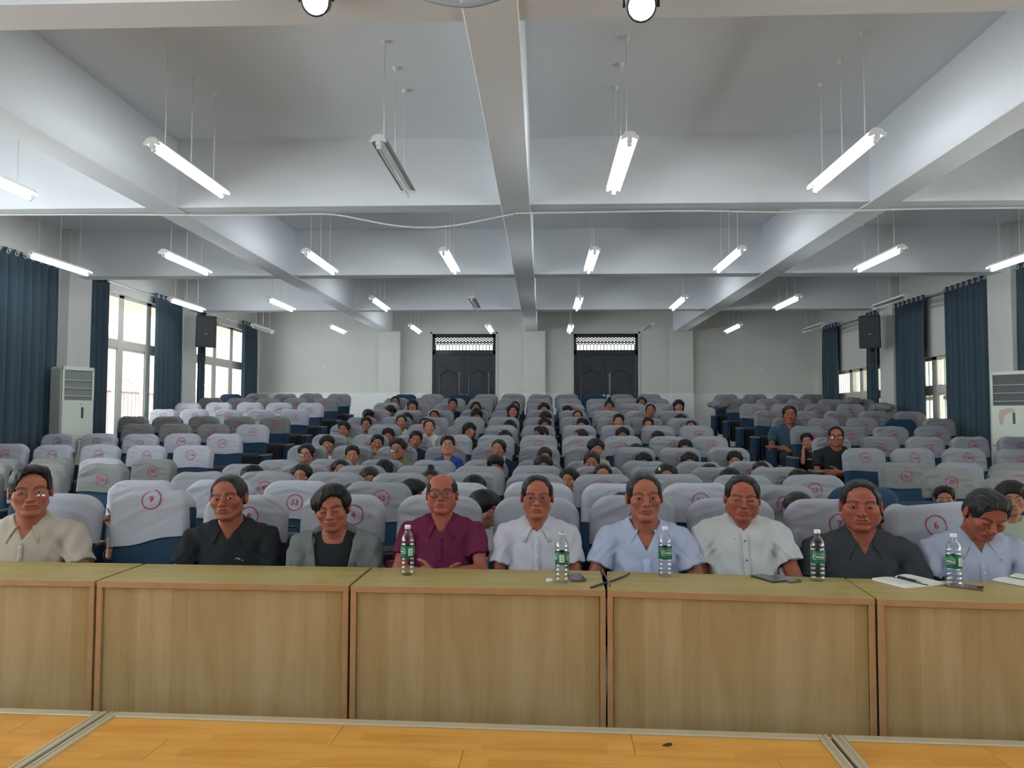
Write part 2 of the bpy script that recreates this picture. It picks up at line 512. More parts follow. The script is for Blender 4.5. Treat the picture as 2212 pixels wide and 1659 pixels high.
# right side: covered walk with pale bars
struct(MB().box((7.21, -8, .55), (9.2, 30, .75)).obj('balcony', M_conc), 'walkway floor outside the right windows')
tag(MB().box((7.21, -9, 3.05), (9.9, 34, 3.2)).obj('walkway_roof', M_conc), 'walkway roof outside the right windows, lengthened to keep the sun out', 'roof')  # slab extended so that no direct sun enters the right windows
rr = empty('walkway_railing', (9.0, 19, .75)); tag(rr, 'pale metal bars along the walkway seen through the right windows', 'railing')
MB().tube([(0, -8, 1.30), (0, 11, 1.30)], .05).obj('top_rail', mat('rail_dark', (.10, .09, .08), .5), rr)
MB().tube([(0, -8, .5), (0, 11, .5)], .02).obj('bottom_rail', MATS['rail_dark'], rr)
bar = MB().tube([(0, 0, .0), (0, 0, 2.3)], .022, 6).mesh('bar', M_lampgrey)
for k in range(100): inst('bar', bar, rr, loc=(0, -7 + k * .17, 0))
mb = MB().box((13, 5, -12), (14, 50, 6)); o = mb.obj('far_wall', mat('cream_wall', (.72, .62, .45), .9)); struct(o, 'cream wall beyond the right windows')

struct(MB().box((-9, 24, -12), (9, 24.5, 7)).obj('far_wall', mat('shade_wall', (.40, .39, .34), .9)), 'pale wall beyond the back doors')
# ------------------------------------------------------------------ doors at the back
M_door = mat('door_dark', (.018, .026, .036), .28, noise=(5, (1, 1, 1), (.030, .040, .050), .4, .8))
M_jamb = mat('door_jamb', (.60, .60, .57), .6)
def arch_panel(w, h, rise, n=12):
    pts = [(-w / 2, 0), (w / 2, 0), (w / 2, h)]
    for k in range(1, n):
        t = k / n
        x = w / 2 - w * t
        pts.append((x, h + rise * math.sin(math.pi * t) ** 1.5))
    pts.append((-w / 2, h))
    return pts
M_gap = mat('door_strip', (.32, .20, .17), .35)
for n, (a, b) in enumerate(DOORS):
    cx = (a + b) / 2; w = b - a
    d = empty('door_%d' % (n + 1), (cx, YB + .06, FLOOR_BACK))
    struct(d, ('left' if n == 0 else 'right') + ' black double door with latticed transom in the back wall')
    H = DTOP - FLOOR_BACK
    mb = MB()
    mb.box((-w / 2, -.05, 0), (-w / 2 + .07, .05, H), .006).box((w / 2 - .07, -.05, 0), (w / 2, .05, H), .006)
    mb.box((-w / 2, -.05, H - .09), (w / 2, .05, H), .006).box((-w / 2, -.05, 2.17), (w / 2, .05, 2.29), .006)
    mb.obj('frame', M_door, d)
    mb = MB()
    for sx in (-1, 1):
        x0, x1 = sorted((sx * (w / 2), sx * (w / 2 + .055)))
        mb.box((x0, -.075, 0), (x1, .0, H + .05), .006)
    mb.box((-w / 2 - .055, -.075, H), (w / 2 + .055, 0, H + .055), .006)
    mb.obj('architrave', M_jamb, d)
    for sx in (-1, 1):
        x0 = -w / 2 + .05 if sx < 0 else -.001
        lw = w / 2 - .049
        lf = MB().box((0, -.03, 0), (lw, .03, 2.165), .005).obj('leaf', M_door, d); lf.location = (x0, 0, .005)
        pn = MB(); pn.v = []; pn.prism(arch_panel(lw * .56, .92, .12), -.045, -.03); q = pn.obj('panel', M_door, lf); q.location = (lw / 2, 0, .70)
        pn = MB().prism([(-lw * .28, 0), (lw * .28, 0), (lw * .28, .36), (-lw * .28, .36)], -.045, -.03); q = pn.obj('panel', M_door, lf); q.location = (lw / 2, 0, .2)
        mo = MB(); pts = [(x, -.046, z) for x, z in arch_panel(lw * .64, .96, .13)]
        mo.tube(pts + [pts[0]], .011, 6, False); q = mo.obj('moulding', M_door, lf); q.location = (lw / 2, 0, .68)
        q = MB().box((-.02, -.037, 0), (.02, -.029, 1.15), .003).obj('strip', M_gap if n == 0 or sx > 0 else M_door, lf); q.location = (lw * (.83 if n == 0 else (.13 if sx > 0 else .83)), 0, .55)
        hd = MB().box((-.035, -.09, -.06), (.035, -.03, .06), .012).obj('handle', mat('handle_pale', (.66, .62, .55), .35), lf)
        hd.location = (lw - .055 if sx < 0 else .055, 0, 1.10)
    gr = MB(); z0, z1 = 2.29, H - .09; zm = z0 + (z1 - z0) * .42; ww = w / 2 - .075; npan = 17; st = 2 * ww / npan; dz = (z1 - zm) / 3
    for k in range(npan + 1):
        x = -ww + k * st
        gr.tube([(x, .02, z0), (x, .02, zm)], .010, 4)
    for j in range(3):
        for k in range(npan):
            x = -ww + k * st
            q0, q1 = zm + j * dz, zm + (j + 1) * dz
            o = 0 if j % 2 == 0 else st / 2
            gr.tube([(x, .02, q0), (x + st, .02, q1)], .011, 4, False); gr.tube([(x + st, .02, q0), (x, .02, q1)], .011, 4, False)
    gr.tube([(-ww, .02, z0 + .2), (ww, .02, z0 + .2)], .012, 4)
    gr.obj('lattice', M_door, d)
    MB().box((-ww, .035, z0), (ww, .04, z1)).obj('pane', M_pane, d)
for px, py, lab in ((701, 791, 'left'), (1641, 797, 'right')):
    p = at_y(px, py, YB - .012)
    o = empty('wall_socket', p); tag(o, 'small white switch plate on the %s part of the back wall' % lab, 'switch', 'switch plates')
    MB().box((-.045, -.006, -.045), (.045, .012, .045), .004).obj('plate', M_white, o)
    MB().box((-.022, -.010, -.02), (.022, -.004, .02), .002).obj('rocker', M_jamb, o)

# ------------------------------------------------------------------ curtains
M_ring = mat('ring_metal', (.62, .64, .66), .3, metal=.7)
def curtain(x, inx, y0, y1, zt, zb, label, seed, rod=True):
    """pleated cloth hanging in the plane x, inx = +1 when the room is on +x"""
    rnd = random.Random(seed)
    L_ = y1 - y0
    npl = max(2, round(L_ / .17))
    n = npl * 10 + 1
    ph = rnd.uniform(0, 6)
    P = []
    zs = [zt, zt - .05, zt - .12, zt - .5, zt - 1.0, zt - 1.6, zb + .3, zb]
    wob = [rnd.uniform(-.02, .02) for _ in range(npl + 2)]
    for i in range(n):
        t = i / (n - 1)
        for j, z in enumerate(zs):
            k = min(1.0, j / 4)
            a = .045 + .015 * k
            s = math.sin(2 * math.pi * npl * t)
            xx = a * (s + .25 * math.sin(4 * math.pi * npl * t + ph) * k) + wob[int(t * npl)] * k
            yy = y0 + L_ * t + .018 * math.sin(4 * math.pi * npl * t) + .03 * k * math.sin(3 * t + ph) * (1 if 0 < i < n - 1 else .4)
            P.append((inx * xx, yy - (y0 + y1) / 2, z - zb))
    mb = MB().grid(P, n, len(zs))
    o = mb.obj('curtain', M_curt, None, True)
    o.location = (x, (y0 + y1) / 2, zb)
    md = o.modifiers.new('thick', 'SOLIDIFY'); md.thickness = .006
    sb = o.modifiers.new('sub', 'SUBSURF'); sb.levels = 1; sb.render_levels = 1
    tag(o, label, 'curtain', 'blue curtains')
    ring = MB()
    pts = [(0, .028 * math.cos(2 * math.pi * k / 16), .028 * math.sin(2 * math.pi * k / 16)) for k in range(17)]
    ring.tube(pts, .008, 6, False)
    rm = ring.mesh('ring', M_ring, True)
    for k in range(npl * 2):
        t = (k + .5) / (npl * 2)
        s = math.sin(2 * math.pi * npl * t)
        inst('ring', rm, o, loc=(inx * .05 * s, L_ * t - L_ / 2, zt - zb - .06))
    return o
XCL, XCR = XL + .11, XR - .11
curtain(XCL, 1, 7.95, 10.78, 3.86, .05, 'wide blue curtain at the left edge of the picture, behind the left cabinet cooler', 1)
curtain(XCL, 1, 11.56, 12.10, 3.90, .5, 'narrow blue curtain left of the first window, just behind the left cabinet cooler', 2)
curtain(XCL, 1, 13.56, 14.62, 3.90, .6, 'blue curtain between the first left window and the left wall speaker', 3)
curtain(XCL, 1, 15.38, 15.70, 3.90, .8, 'very narrow blue curtain behind the left wall speaker', 4)
curtain(XCL, 1, 17.62, 18.55, 3.92, .9, 'blue curtain in the back left corner of the hall', 5)
curtain(XCR, -1, 8.6, 10.92, 3.80, .05, 'blue curtain at the right edge of the picture above the right cabinet cooler', 6)
curtain(XCR, -1, 11.54, 12.84, 3.80, .4, 'wide blue curtain left of the right cabinet cooler', 7)
curtain(XCR, -1, 13.46, 14.66, 3.80, .6, 'blue curtain between the first right window and the right wall speaker', 8)
curtain(XCR, -1, 15.40, 15.90, 3.80, .8, 'narrow blue curtain behind the right wall speaker', 9)
curtain(XCR, -1, 17.42, 18.35, 3.82, .9, 'blue curtain in the back right corner of the hall', 10)
for i, (x, a, b, lab) in enumerate(((XCL, 7.9, 10.98, 'above the wide curtain at the left edge'), (XCL, 11.6, 14.7, 'above the first left window'), (XCL, 15.3, 18.6, 'above the back left window'), (XCR, 8.5, 10.98, 'above the curtain at the right edge'), (XCR, 11.6, 14.7, 'above the first right window'), (XCR, 15.3, 18.5, 'above the back right window'))):
    z = (3.86 if x < 0 else 3.76) - .02
    o = empty('curtain_rod', (x, (a + b) / 2, z)); tag(o, 'pale metal curtain rod ' + lab, 'curtain rod', 'curtain rods')
    MB().tube([(0, a - (a + b) / 2, 0), (0, b - (a + b) / 2, 0)], .013).obj('pole', M_ring, o)
    for e in (a, b):
        s = 1 if x > 0 else -1
        MB().tube([(0, (e - (a + b) / 2) * .98, 0), (s * .16, (e - (a + b) / 2) * .98, 0)], .01, 6).obj('bracket', M_ring, o)

# ------------------------------------------------------------------ pendant lamps
LX = [-6.42, -4.70, -2.91, -1.21, .63, 2.39, 4.27, 6.02]
LY = [5.93, 9.52, 13.05, 16.70]
OFF = {(0, 3), (2, 3), (2, 7), (3, 0), (3, 5), (3, 7)}
LZ, LL = 3.56, 1.24
me_body = MB().box((-.026, -LL / 2, .045), (.026, LL / 2, .085), .006).mesh('housing', M_white)
mw = MB()
for s in (-1, 1):
    pts = [(s * .024, .050), (s * .066, .044), (s * .067, .049), (s * .026, .057)]
    n0 = len(mw.v)
    P = [(x, -LL / 2, z) for x, z in pts[:2]] + [(x, LL / 2, z) for x, z in pts[:2]]
    mw.add(P, [(0, 2, 3, 1)])
me_wing = mw.mesh('reflector', M_refl)
me_wing_off = mw.mesh('reflector', M_lampgrey)  # unlit copy: the missing lamp light is put into a grey colour
me_end = MB().prism([(-.067, .026), (-.052, .018), (-.018, .034), (-.018, .0), (.018, .0), (.018, .034), (.052, .018), (.067, .026), (.036, .075), (-.036, .075)], -.004, .004).mesh('end_cap', M_white)
me_sock = MB().box((-.016, -.014, -.022), (.016, .014, .03), .004).mesh('socket', M_white)
me_on = MB().tube([(0, -LL / 2 + .03, 0), (0, LL / 2 - .03, 0)], .017, 6, False).mesh('tube', M_tube_on, True)
me_off = MB().tube([(0, -LL / 2 + .03, 0), (0, LL / 2 - .03, 0)], .015, 10).mesh('tube', M_tube_off, True)
me_rod = MB().tube([(0, 0, .085), (0, 0, ZC - LZ)], .0045, 6).mesh('rod', M_cable)
me_cup = MB().lathe([(.004, -.035), (.022, -.02), (.03, 0)], 10).mesh('ceiling_cup', M_white)
def lamp(x, y, on, label):
    o = empty('pendant_lamp', (x, y, LZ)); tag(o, label, 'lamp', 'pendant tube lamps')
    inst('housing', me_body, o); inst('reflector', me_wing if on else me_wing_off, o)
    for e in (-1, 1):
        inst('end_cap', me_end, o, loc=(0, e * LL / 2, 0)); inst('socket', me_sock, o, loc=(0, e * (LL / 2 - .03), 0))
    inst('tube', me_on if on else me_off, o)
    for k in (-.42, 0, .42):
        r = inst('rod', me_rod, o, loc=(0, k, 0)); inst('ceiling_cup', me_cup, r, loc=(0, 0, ZC - LZ))
ORD = ['first', 'second', 'third', 'fourth', 'fifth', 'sixth', 'seventh', 'eighth', 'ninth', 'tenth', 'eleventh', 'twelfth', 'thirteenth', 'fourteenth']
for r, y in enumerate(LY):
    for c_, x in enumerate(LX):
        if r == 0 and c_ in (0, 7): continue
        on = (r, c_) not in OFF
        lamp(x, y, on, '%s hanging tube lamp, %s from left in the %s lamp row from the stage' % ('lit' if on else 'unlit grey', ORD[c_ - (1 if r == 0 else 0)], ORD[r]))
lamp(LX[0], LY[0], True, 'lit hanging tube lamp cut off by the left picture edge')
for y, w_ in ((2.25, 'above the tables'), (-1.4, 'above the stage')):
    for c_, x in enumerate(LX):
        lamp(x, y, True, 'lit hanging tube lamp %s, %s from left, out of the picture' % (w_, ORD[c_]))

# loose white cable along the first cross beam
def cable(name, pts, r, m, label, cat='cable'):
    cu = bpy.data.curves.new(name, 'CURVE'); cu.dimensions = '3D'; cu.bevel_depth = r; cu.bevel_resolution = 2; cu.resolution_u = 6
    sp = cu.splines.new('NURBS'); sp.points.add(len(pts) - 1); sp.use_endpoint_u = True; sp.order_u = 3
    for q, p in zip(sp.points, pts): q.co = (*p, 1)
    o0 = bpy.data.objects.new(name, cu); COL.objects.link(o0)
    dg = bpy.context.evaluated_depsgraph_get()
    me = bpy.data.meshes.new_from_object(o0.evaluated_get(dg)); bpy.data.objects.remove(o0)
    me.materials.clear(); me.materials.append(m)
    o = bpy.data.objects.new(name, me); COL.objects.link(o)
    return tag(o, label, cat)
yb = BEAM_Y[2][1] - .10
pts = [at_y(px, py, yb) for px, py in ((0, 464), (250, 463), (520, 466), (640, 463), (720, 462), (780, 474), (850, 488), (920, 493), (990, 487), (1060, 472), (1110, 462))]
cable('white_cable', [(p.x, p.y, p.z) for p in pts], .010, M_cable, 'white cable sagging under the left half of the first cross beam')
pts = [at_y(px, py, yb) for px, py in ((1112, 461), (1300, 458), (1500, 455), (1640, 458), (1760, 459), (1900, 453), (2040, 450), (2230, 449))]
cable('white_cable', [(p.x, p.y, p.z) for p in pts], .010, M_cable, 'white cable along the right half of the first cross beam')

# two stage lamps under the near beam
M_spot = mat('spot_lens', (.9, .95, 1), .3, emit=((.85, .95, 1.0), SPOT))
for px, py, lab in ((683, 2, 'left'), (1385, 14, 'right')):
    p = at_y(px, py, 3.62)
    o = empty('stage_spotlight', p); tag(o, '%s of the two bright stage spotlights at the top of the picture' % lab, 'spotlight', 'stage spotlights')
    mb = MB().lathe([(.001, .125), (.045, .12), (.06, .08), (.07, 0), (.075, -.02), (.066, -.02), (.066, -.005)], 20, cap=False)
    R_ = Matrix.Rotation(math.radians(-62), 4, 'X')
    h = mb.obj('housing', M_black, o, True); h.matrix_local = R_
    l = MB().lathe([(.001, -.012), (.064, -.010)], 12, cap=False).obj('lens', M_spot, o); l.matrix_local = R_
    MB().tube([(-.085, 0, 0), (-.085, .02, .12), (0, .03, .16), (.085, .02, .12), (.085, 0, 0)], .008, 6).obj('yoke', M_black, o)
    MB().tube([(0, .03, .15), (0, .03, ZC - p.z)], .012, 6).obj('stem', M_white, o)
pts = [at_y(px, py, 3.5) for px, py in ((890, -12), (930, 2), (975, 10), (1010, 13), (1050, 6), (1100, -12))]
cable('grey_cable', [(p.x, p.y, p.z) for p in pts], .012, M_lampgrey, 'blue grey cable loop hanging at the top middle of the picture')

# ------------------------------------------------------------------ wall speakers
def speaker(loc, rz, tilt, wall_x, label):
    o = empty('wall_speaker', loc, rz); tag(o, label, 'speaker', 'wall speakers')
    T = Matrix.Rotation(tilt, 4, 'X')
    mb = MB(); w0, w1, h, d = .19, .15, .31, .19
    P = [(-w0, -d, -h), (w0, -d, -h), (w1, d, -h), (-w1, d, -h), (-w0, -d, h), (w0, -d, h), (w1, d, h), (-w1, d, h)]
    mb.add([T @ Vector(p) for p in P], [(0, 3, 2, 1), (4, 5, 6, 7), (0, 1, 5, 4), (1, 2, 6, 5), (2, 3, 7, 6), (3, 0, 4, 7)])
    mb.obj('cabinet', M_black, o)
    MB().box((-w0 + .012, -d - .012, -h + .012), (w0 - .012, -d, h - .012), .006, T).obj('grille', M_dark, o)
    MB().box((-.03, -d - .016, -.045), (.03, -d - .011, -.03), .001, T).obj('badge', M_lampgrey, o)
    return o
sp = at_y(443, 716, 14.55)
s1 = speaker(sp, math.radians(30), math.radians(8), XL, 'black speaker on the left wall between the two windows')
for o_, xw, sx in ((s1, XL, -1),):
    a = MB().tube([(0, .1, -.25), (0.0, .34, -.36)], .022).obj('arm', M_black, o_)
    MB().box((-.05, .33, -.58), (.05, .36, -.2), .008).obj('wall_plate', M_black, o_)
sp = at_y(1880, 716, 14.6)
s2 = speaker(sp, math.radians(-27), math.radians(10), XR, 'black speaker on the right wall between the two windows')
MB().tube([(0, .1, -.25), (0.0, .34, -.36)], .022).obj('arm', M_black, s2)
MB().box((-.05, .33, -.58), (.05, .36, -.2), .008).obj('wall_plate', M_black, s2)
MB().tube([(.02, .3, -.5), (.04, .28, -.7), (.0, .27, -.82)], .006, 6).obj('lead', M_black, s2)

# ------------------------------------------------------------------ cabinet coolers
M_cool = mat('cooler_white', (.66, .70, .62), .35)
M_cooldark = mat('cooler_dark', (.05, .055, .06), .4)
M_dried = mat('glue_mark', (.62, .48, .38), .6)
M_sticker = mat('blue_sticker', (.10, .42, .50), .6)
def cooler(loc, rz, dark, label, mark):
    o = empty('cabinet_cooler', loc, rz); tag(o, label, 'air conditioner', 'cabinet coolers')
    W_, D_, H_ = .23, .18, 2.05
    mb = MB().box((-W_, -D_ + .02, 0), (W_, D_, H_ - .0), .03)
    mb.obj('body', M_cool, o)
    # front: lower panel, upper panel around a louvre opening
    MB().box((-W_ + .004, -D_ - .004, .02), (W_ - .004, -D_ + .03, .98), .012).obj('lower_panel', M_cool, o)
    MB().box((-W_ + .004, -D_ - .004, .992), (W_ - .004, -D_ + .03, 1.56), .012).obj('upper_panel', M_cool, o)
    mb = MB().box((-W_ + .004, -D_ - .004, 1.56), (-W_ + .035, -D_ + .03, H_ - .005), .006).box((W_ - .035, -D_ - .004, 1.56), (W_ - .004, -D_ + .03, H_ - .005), .006)
    mb.box((-W_ + .004, -D_ - .004, H_ - .055), (W_ - .004, -D_ + .03, H_ - .005), .006)
    mb.obj('outlet_frame', M_cool, o)
    MB().box((-W_ + .03, -D_ + .014, 1.555), (W_ - .03, -D_ + .024, H_ - .05)).obj('outlet_back', M_cooldark if dark else mat('cooler_shadow', (.20, .22, .21), .5), o)
    lv = MB().box((-W_ + .034, -.006, -.003), (W_ - .034, .016, .003), .001, Matrix.Rotation(.3, 4, 'X')).mesh('louvre', M_cool)
    for k in range(3): inst('louvre', lv, o, loc=(0, -D_ + .0, 1.62 + k * .115))
    MB().box((-.016 + .06, -D_ - .007, 1.30), (.016 + .06, -D_ - .003, 1.46), .001).obj('display', M_cooldark, o)
    MB().box((.02, -D_ - .006, 1.50), (.07, -D_ - .003, 1.508)).obj('badge', M_lampgrey, o)
    MB().box((.12, -D_ - .006, .955), (.18, -D_ - .003, .961)).obj('badge', M_lampgrey, o)
    st = [(.075 * math.cos(2 * math.pi * k / 12) * (1 if k % 2 else .6), .075 * math.sin(2 * math.pi * k / 12) * (1 if k % 2 else .6)) for k in range(12)]
    q = MB().prism(st, -.002, .001).obj('sticker', M_sticker, o); q.location = (.11, -D_ - .005, .72)
    if mark:
        st = [(-.12, -.10), (-.08, -.14), (-.07, -.02), (-.03, .04), (.02, .05), (.08, .07), (.02, .12), (-.06, .10), (-.12, .08), (-.13, .0)]
        q = MB().prism(st, -.002, .001).obj('tape_mark', M_dried, o); q.location = (.0, -D_ - .005, 1.41)
    return o
cooler((-6.92, 10.62, ROW_Z[7] - .13), math.radians(60), False, 'cream cabinet air conditioner by the left wall', False)
cooler((6.72, 10.86, ROW_Z[7] - .17), math.radians(-50), True, 'cream cabinet air conditioner with a peeled mark by the right wall', True)

# ------------------------------------------------------------------ stage in the foreground
M_plank = [wood_mat('plank_%d' % k, (.64 * a, .30 * a, .058 * a), (.50 * a, .21 * a, .035 * a), (.74 * a, .39 * a, .09 * a), 'x', .3, .07) for k, a in enumerate((1.0, 1.06, .94))]
M_trim = mat('alu_trim', (.60, .52, .36), .35, metal=.25)
M_gapd = mat('gap_dark', (.03, .022, .015), .8)
SZ = .25
stg = empty('stage', (0, 3.205, 0), math.radians(-1.7)); struct(stg, 'low wooden stage in the foreground')
MB().box((-6.5, -7.2, 0), (6.5, -.01, SZ - .012), 0).obj('platform', M_gapd, stg)
MB().box((-6.5, -.012, 0), (6.5, .0, SZ - .004)).obj('fascia', M_conc, stg)
XS = [-5.0, -1.915, 1.185, 4.3]
rs = random.Random(11)
for a, b in ((-6.4, XS[0]), (XS[0], XS[1]), (XS[1], XS[2]), (XS[2], XS[3]), (XS[3], 6.4)):
    a2, b2 = a + .052, b - .052
    MB().box((a2, -.045, SZ - .012), (b2 if b != XS[2] else b2, .004, SZ + .006), .003).obj('edge_trim', M_trim, stg)
    y = -.048
    for r in range(11):
        x = a2 - rs.uniform(.1, 1.1)
        wd = .19
        while x < b2:
            x0, x1 = max(x, a2), min(x + 1.21, b2)
            if x1 - x0 > .04:
                mb = MB().box((-(x1 - x0) / 2, -wd + .001, -.012), ((x1 - x0) / 2 - .0015, 0, .0), .0015)
                o = mb.obj('plank', rs.choice(M_plank), stg); o.location = ((x0 + x1) / 2, y, SZ)
            x += 1.21
        y -= wd
for x in XS:
    for s in (-1, 1):
        mb = MB()
        for k in range(3):
            c0 = x + s * (.010 + k * .014)
            mb.box((min(c0, c0 + s * .012), -7, SZ - .01), (max(c0, c0 + s * .012), .004, SZ + .006 - .002 * (k == 1)), .002)
        mb.box((min(x + s * .008, x + s * .052), -7, SZ - .012), (max(x + s * .008, x + s * .052), .003, SZ + .001))
        mb.obj('joint_strip', M_trim, stg)
q = MB().prism([(-.02, 0), (0, .012), (.02, .01), (.03, -.008), (.01, -.014)], -.001, .001).obj('scuff_mark', M_gapd, stg)
p = at_z(1442, 1609, SZ + .0015); q.matrix_parent_inverse = Matrix.Identity(4)
q.location = (p.x, p.y - 3.205 + p.x * math.tan(math.radians(1.7)), SZ + .0012); q.rotation_euler = (math.pi / 2, 0, .4)

# ------------------------------------------------------------------ tables
M_top = wood_mat('table_top', (.37, .285, .098), (.31, .23, .068), (.43, .34, .13), 'x', .45, .16)
M_front = wood_mat('table_front', (.39, .265, .125), (.32, .205, .08), (.46, .33, .175), 'z', .38, .085)
M_edge = mat('table_edge', (.44, .245, .115), .4, noise=(12, (1, 1, 1), (.39, .21, .095), .3, .7))
TH, TD = .75, .435
def table(p0, p1, label):
    p0 = Vector((*p0, 0)); p1 = Vector((*p1, 0))
    w = (p1 - p0).length
    o = empty('conference_table', (p0 + p1) / 2, math.atan2((p1 - p0).y, (p1 - p0).x)); tag(o, label, 'table', 'tables in a row')
    h = w / 2 - .002
    MB().box((-h, .004, TH - .028), (h, TD, TH), .003).obj('tabletop', M_top, o)
    MB().box((-h, -.002, TH - .031), (h, .004, TH - .001), .0015).obj('edge_band', M_edge, o)
    MB().box((-h + .028, .012, .03), (h - .028, .028, TH - .030), .001).obj('front_panel', M_front, o)
    for s in (-1, 1):
        x0, x1 = sorted((s * h, s * (h - .026)))
        MB().box((x0, .004, 0), (x1, TD - .01, TH - .029), .002).obj('side_panel', M_front, o)
        MB().box((x0, -.001, 0), (x1, .004, TH - .031), .001).obj('side_edge', M_edge, o)
    MB().box((-h + .026, .03, .30), (h - .026, TD - .06, .32), .002).obj('shelf', M_front, o)
    return o
table((-3.47, 3.625), (-2.203, 3.605), 'light wood table at the left end, in front of the man in beige')
table((-2.190, 3.597), (-.931, 3.575), 'light wood table in front of the man in black and the man in grey jacket')
table((-.922, 3.568), (.300, 3.546), 'light wood table in front of the men in purple and white, in the middle')
table((.304, 3.542), (1.500, 3.445), 'light wood table in front of the man in light blue, right of the middle')
table((1.506, 3.436), (2.72, 3.345), 'light wood table at the right end, carrying the open notebook')

# ------------------------------------------------------------------ things on the tables
def glyphs(text, size=1.0, off=0.0):
    cu = bpy.data.curves.new('t', 'FONT'); cu.body = text; cu.size = size; cu.offset = off; cu.align_x = 'CENTER'; cu.align_y = 'CENTER'; cu.resolution_u = 4
    o = bpy.data.objects.new('t', cu); COL.objects.link(o)
    dg = bpy.context.evaluated_depsgraph_get()
    me = bpy.data.meshes.new_from_object(o.evaluated_get(dg))
    V = [tuple(v.co) for v in me.vertices]; F = [tuple(p.vertices) for p in me.polygons]
    bpy.data.objects.remove(o); bpy.data.meshes.remove(me); bpy.data.curves.remove(cu)
    return V, F
M_water = clear_mat('bottle_water', (.93, .95, .96), .28)
M_label = mat('label_green', (.010, .115, .055), .45)
M_label2 = mat('label_rim', (.03, .22, .12), .45)
M_print = mat('label_print', (.82, .86, .80), .5)
M_capw = mat('bottle_cap', (.80, .80, .79), .35)
RB = .0345
prof = [(.001, .004), (.022, .0), (.031, .003), (RB, .012), (RB - .0005, .022), (RB - .003, .027), (RB, .032), (RB, .044), (RB - .003, .049), (RB, .054), (RB, .066), (RB - .003, .071), (RB, .077),
        (RB - .0005, .084), (RB - .0015, .088), (RB - .0015, .150), (RB - .0005, .153), (RB, .160), (RB - .003, .165), (RB, .170), (RB - .001, .178), (.0315, .188), (.027, .200), (.0215, .211), (.016, .219), (.0125, .225), (.0125, .232), (.015, .2335), (.015, .236), (.012, .2375), (.012, .247), (.001, .2475)]
me_bottle = MB().lathe(prof, 28, cap=False).mesh('bottle_shell', M_water, True)
me_bcap = MB().lathe([(.001, .2525), (.0135, .2525), (.0152, .251), (.0155, .2405), (.0145, .240), (.0155, .239), (.0155, .2355), (.0125, .235)], 24, cap=False).mesh('cap', M_capw, True)
def on_cyl(V, R, a0, z0):
    return [((R + z) * math.sin(a0 + x / R), -(R + z) * math.cos(a0 + x / R), z0 + y) for x, y, z in V]
def bottle(px, py, rz, capped, label):
    p = at_z(px, py, TH)
    o = empty('water_bottle', p, rz); tag(o, label, 'bottle', 'water bottles')
    inst('bottle_shell', me_bottle, o)
    if capped: inst('cap', me_bcap, o)
    else: MB().lathe([(.0125, .2335), (.0155, .2335), (.0155, .2372), (.0125, .2372)], 20, cap=False).obj('neck_ring', M_capw, o, True)
    lb = MB().lathe([(RB + .0004, .0885), (RB + .0006, .0890), (RB + .0006, .1495), (RB + .0004, .150)], 36, cap=False).obj('label', M_label, o, True)
    pr = MB(); R = RB + .0012
    for a0 in (0.0, math.pi):
        V, F = glyphs("C'estbon", .0145, .0002); pr.add(on_cyl(V, R, a0, .1225), F)
        w, h = .029, .0125; n = 40; fr = []
        for k in range(n):
            t = 2 * math.pi * k / n; c_, s_ = math.cos(t), math.sin(t)
            x = w * math.copysign(abs(c_) ** .35, c_); y = h * math.copysign(abs(s_) ** .35, s_) + .002 * math.sin(x * 110)
            fr.append((x, y))
        V = [(x, y, 0) for x, y in fr] + [(x * .95, y * .88, 0) for x, y in fr]
        F = [(k, (k + 1) % n, n + (k + 1) % n, n + k) for k in range(n)]
        pr.add(on_cyl(V, R, a0, .1225), F)
        pr.add(on_cyl([(-.012, -.001, 0), (.012, -.001, 0), (.012, .001, 0), (-.012, .001, 0)], R, a0, .099), [(0, 1, 2, 3)])
    pr.obj('print', M_print, lb)
    bc = MB(); a0 = math.pi / 2
    def patch(m, x0, x1, y0, y1, z, n=6):
        V = [(x0 + (x1 - x0) * k / n, y, z) for k in range(n + 1) for y in (y0, y1)]
        m.add(on_cyl(V, R, a0, .120), [(2 * k, 2 * k + 2, 2 * k + 3, 2 * k + 1) for k in range(n)])
    patch(bc, -.012, .012, -.018, .018, 0); bc.obj('barcode_field', M_print, lb)
    bc = MB()
    for k in range(9): patch(bc, -.009, .009, -.0145 + k * .0034, -.0145 + k * .0034 + (.0018 if k % 3 else .0010), .0004, 4)
    bc.obj('barcode_bars', M_label, lb)
    return o
bottle(880, 1241, -.95, True, 'capped water bottle in front of the man in purple')
bottle(1214, 1257, -1.62, False, 'open water bottle without cap in front of the man in white with glasses')
bottle(1437, 1244, .15, True, 'capped water bottle in front of the man in light blue shirt')
bottle(1767, 1254, -.25, True, 'capped water bottle between the man in white and the man in dark grey')
bottle(2062, 1266, -1.15, True, 'capped water bottle at the right, behind the open notebook')
p = at_z(1187, 1256, TH)
o = empty('bottle_cap', p); tag(o, 'white bottle cap lying on the table beside the open bottle', 'bottle cap')
MB().lathe([(.0155, 0), (.0158, .010), (.0145, .0125), (.001, .013)], 24).obj('shell', M_capw, o, True)
mr = MB()
for k in range(24):
    a = 2 * math.pi * k / 24; mr.box((.0154, -.0008, .001), (.0163, .0008, .010), 0, Matrix.Rotation(a, 4, 'Z'))
mr.obj('ribs', M_capw, o)

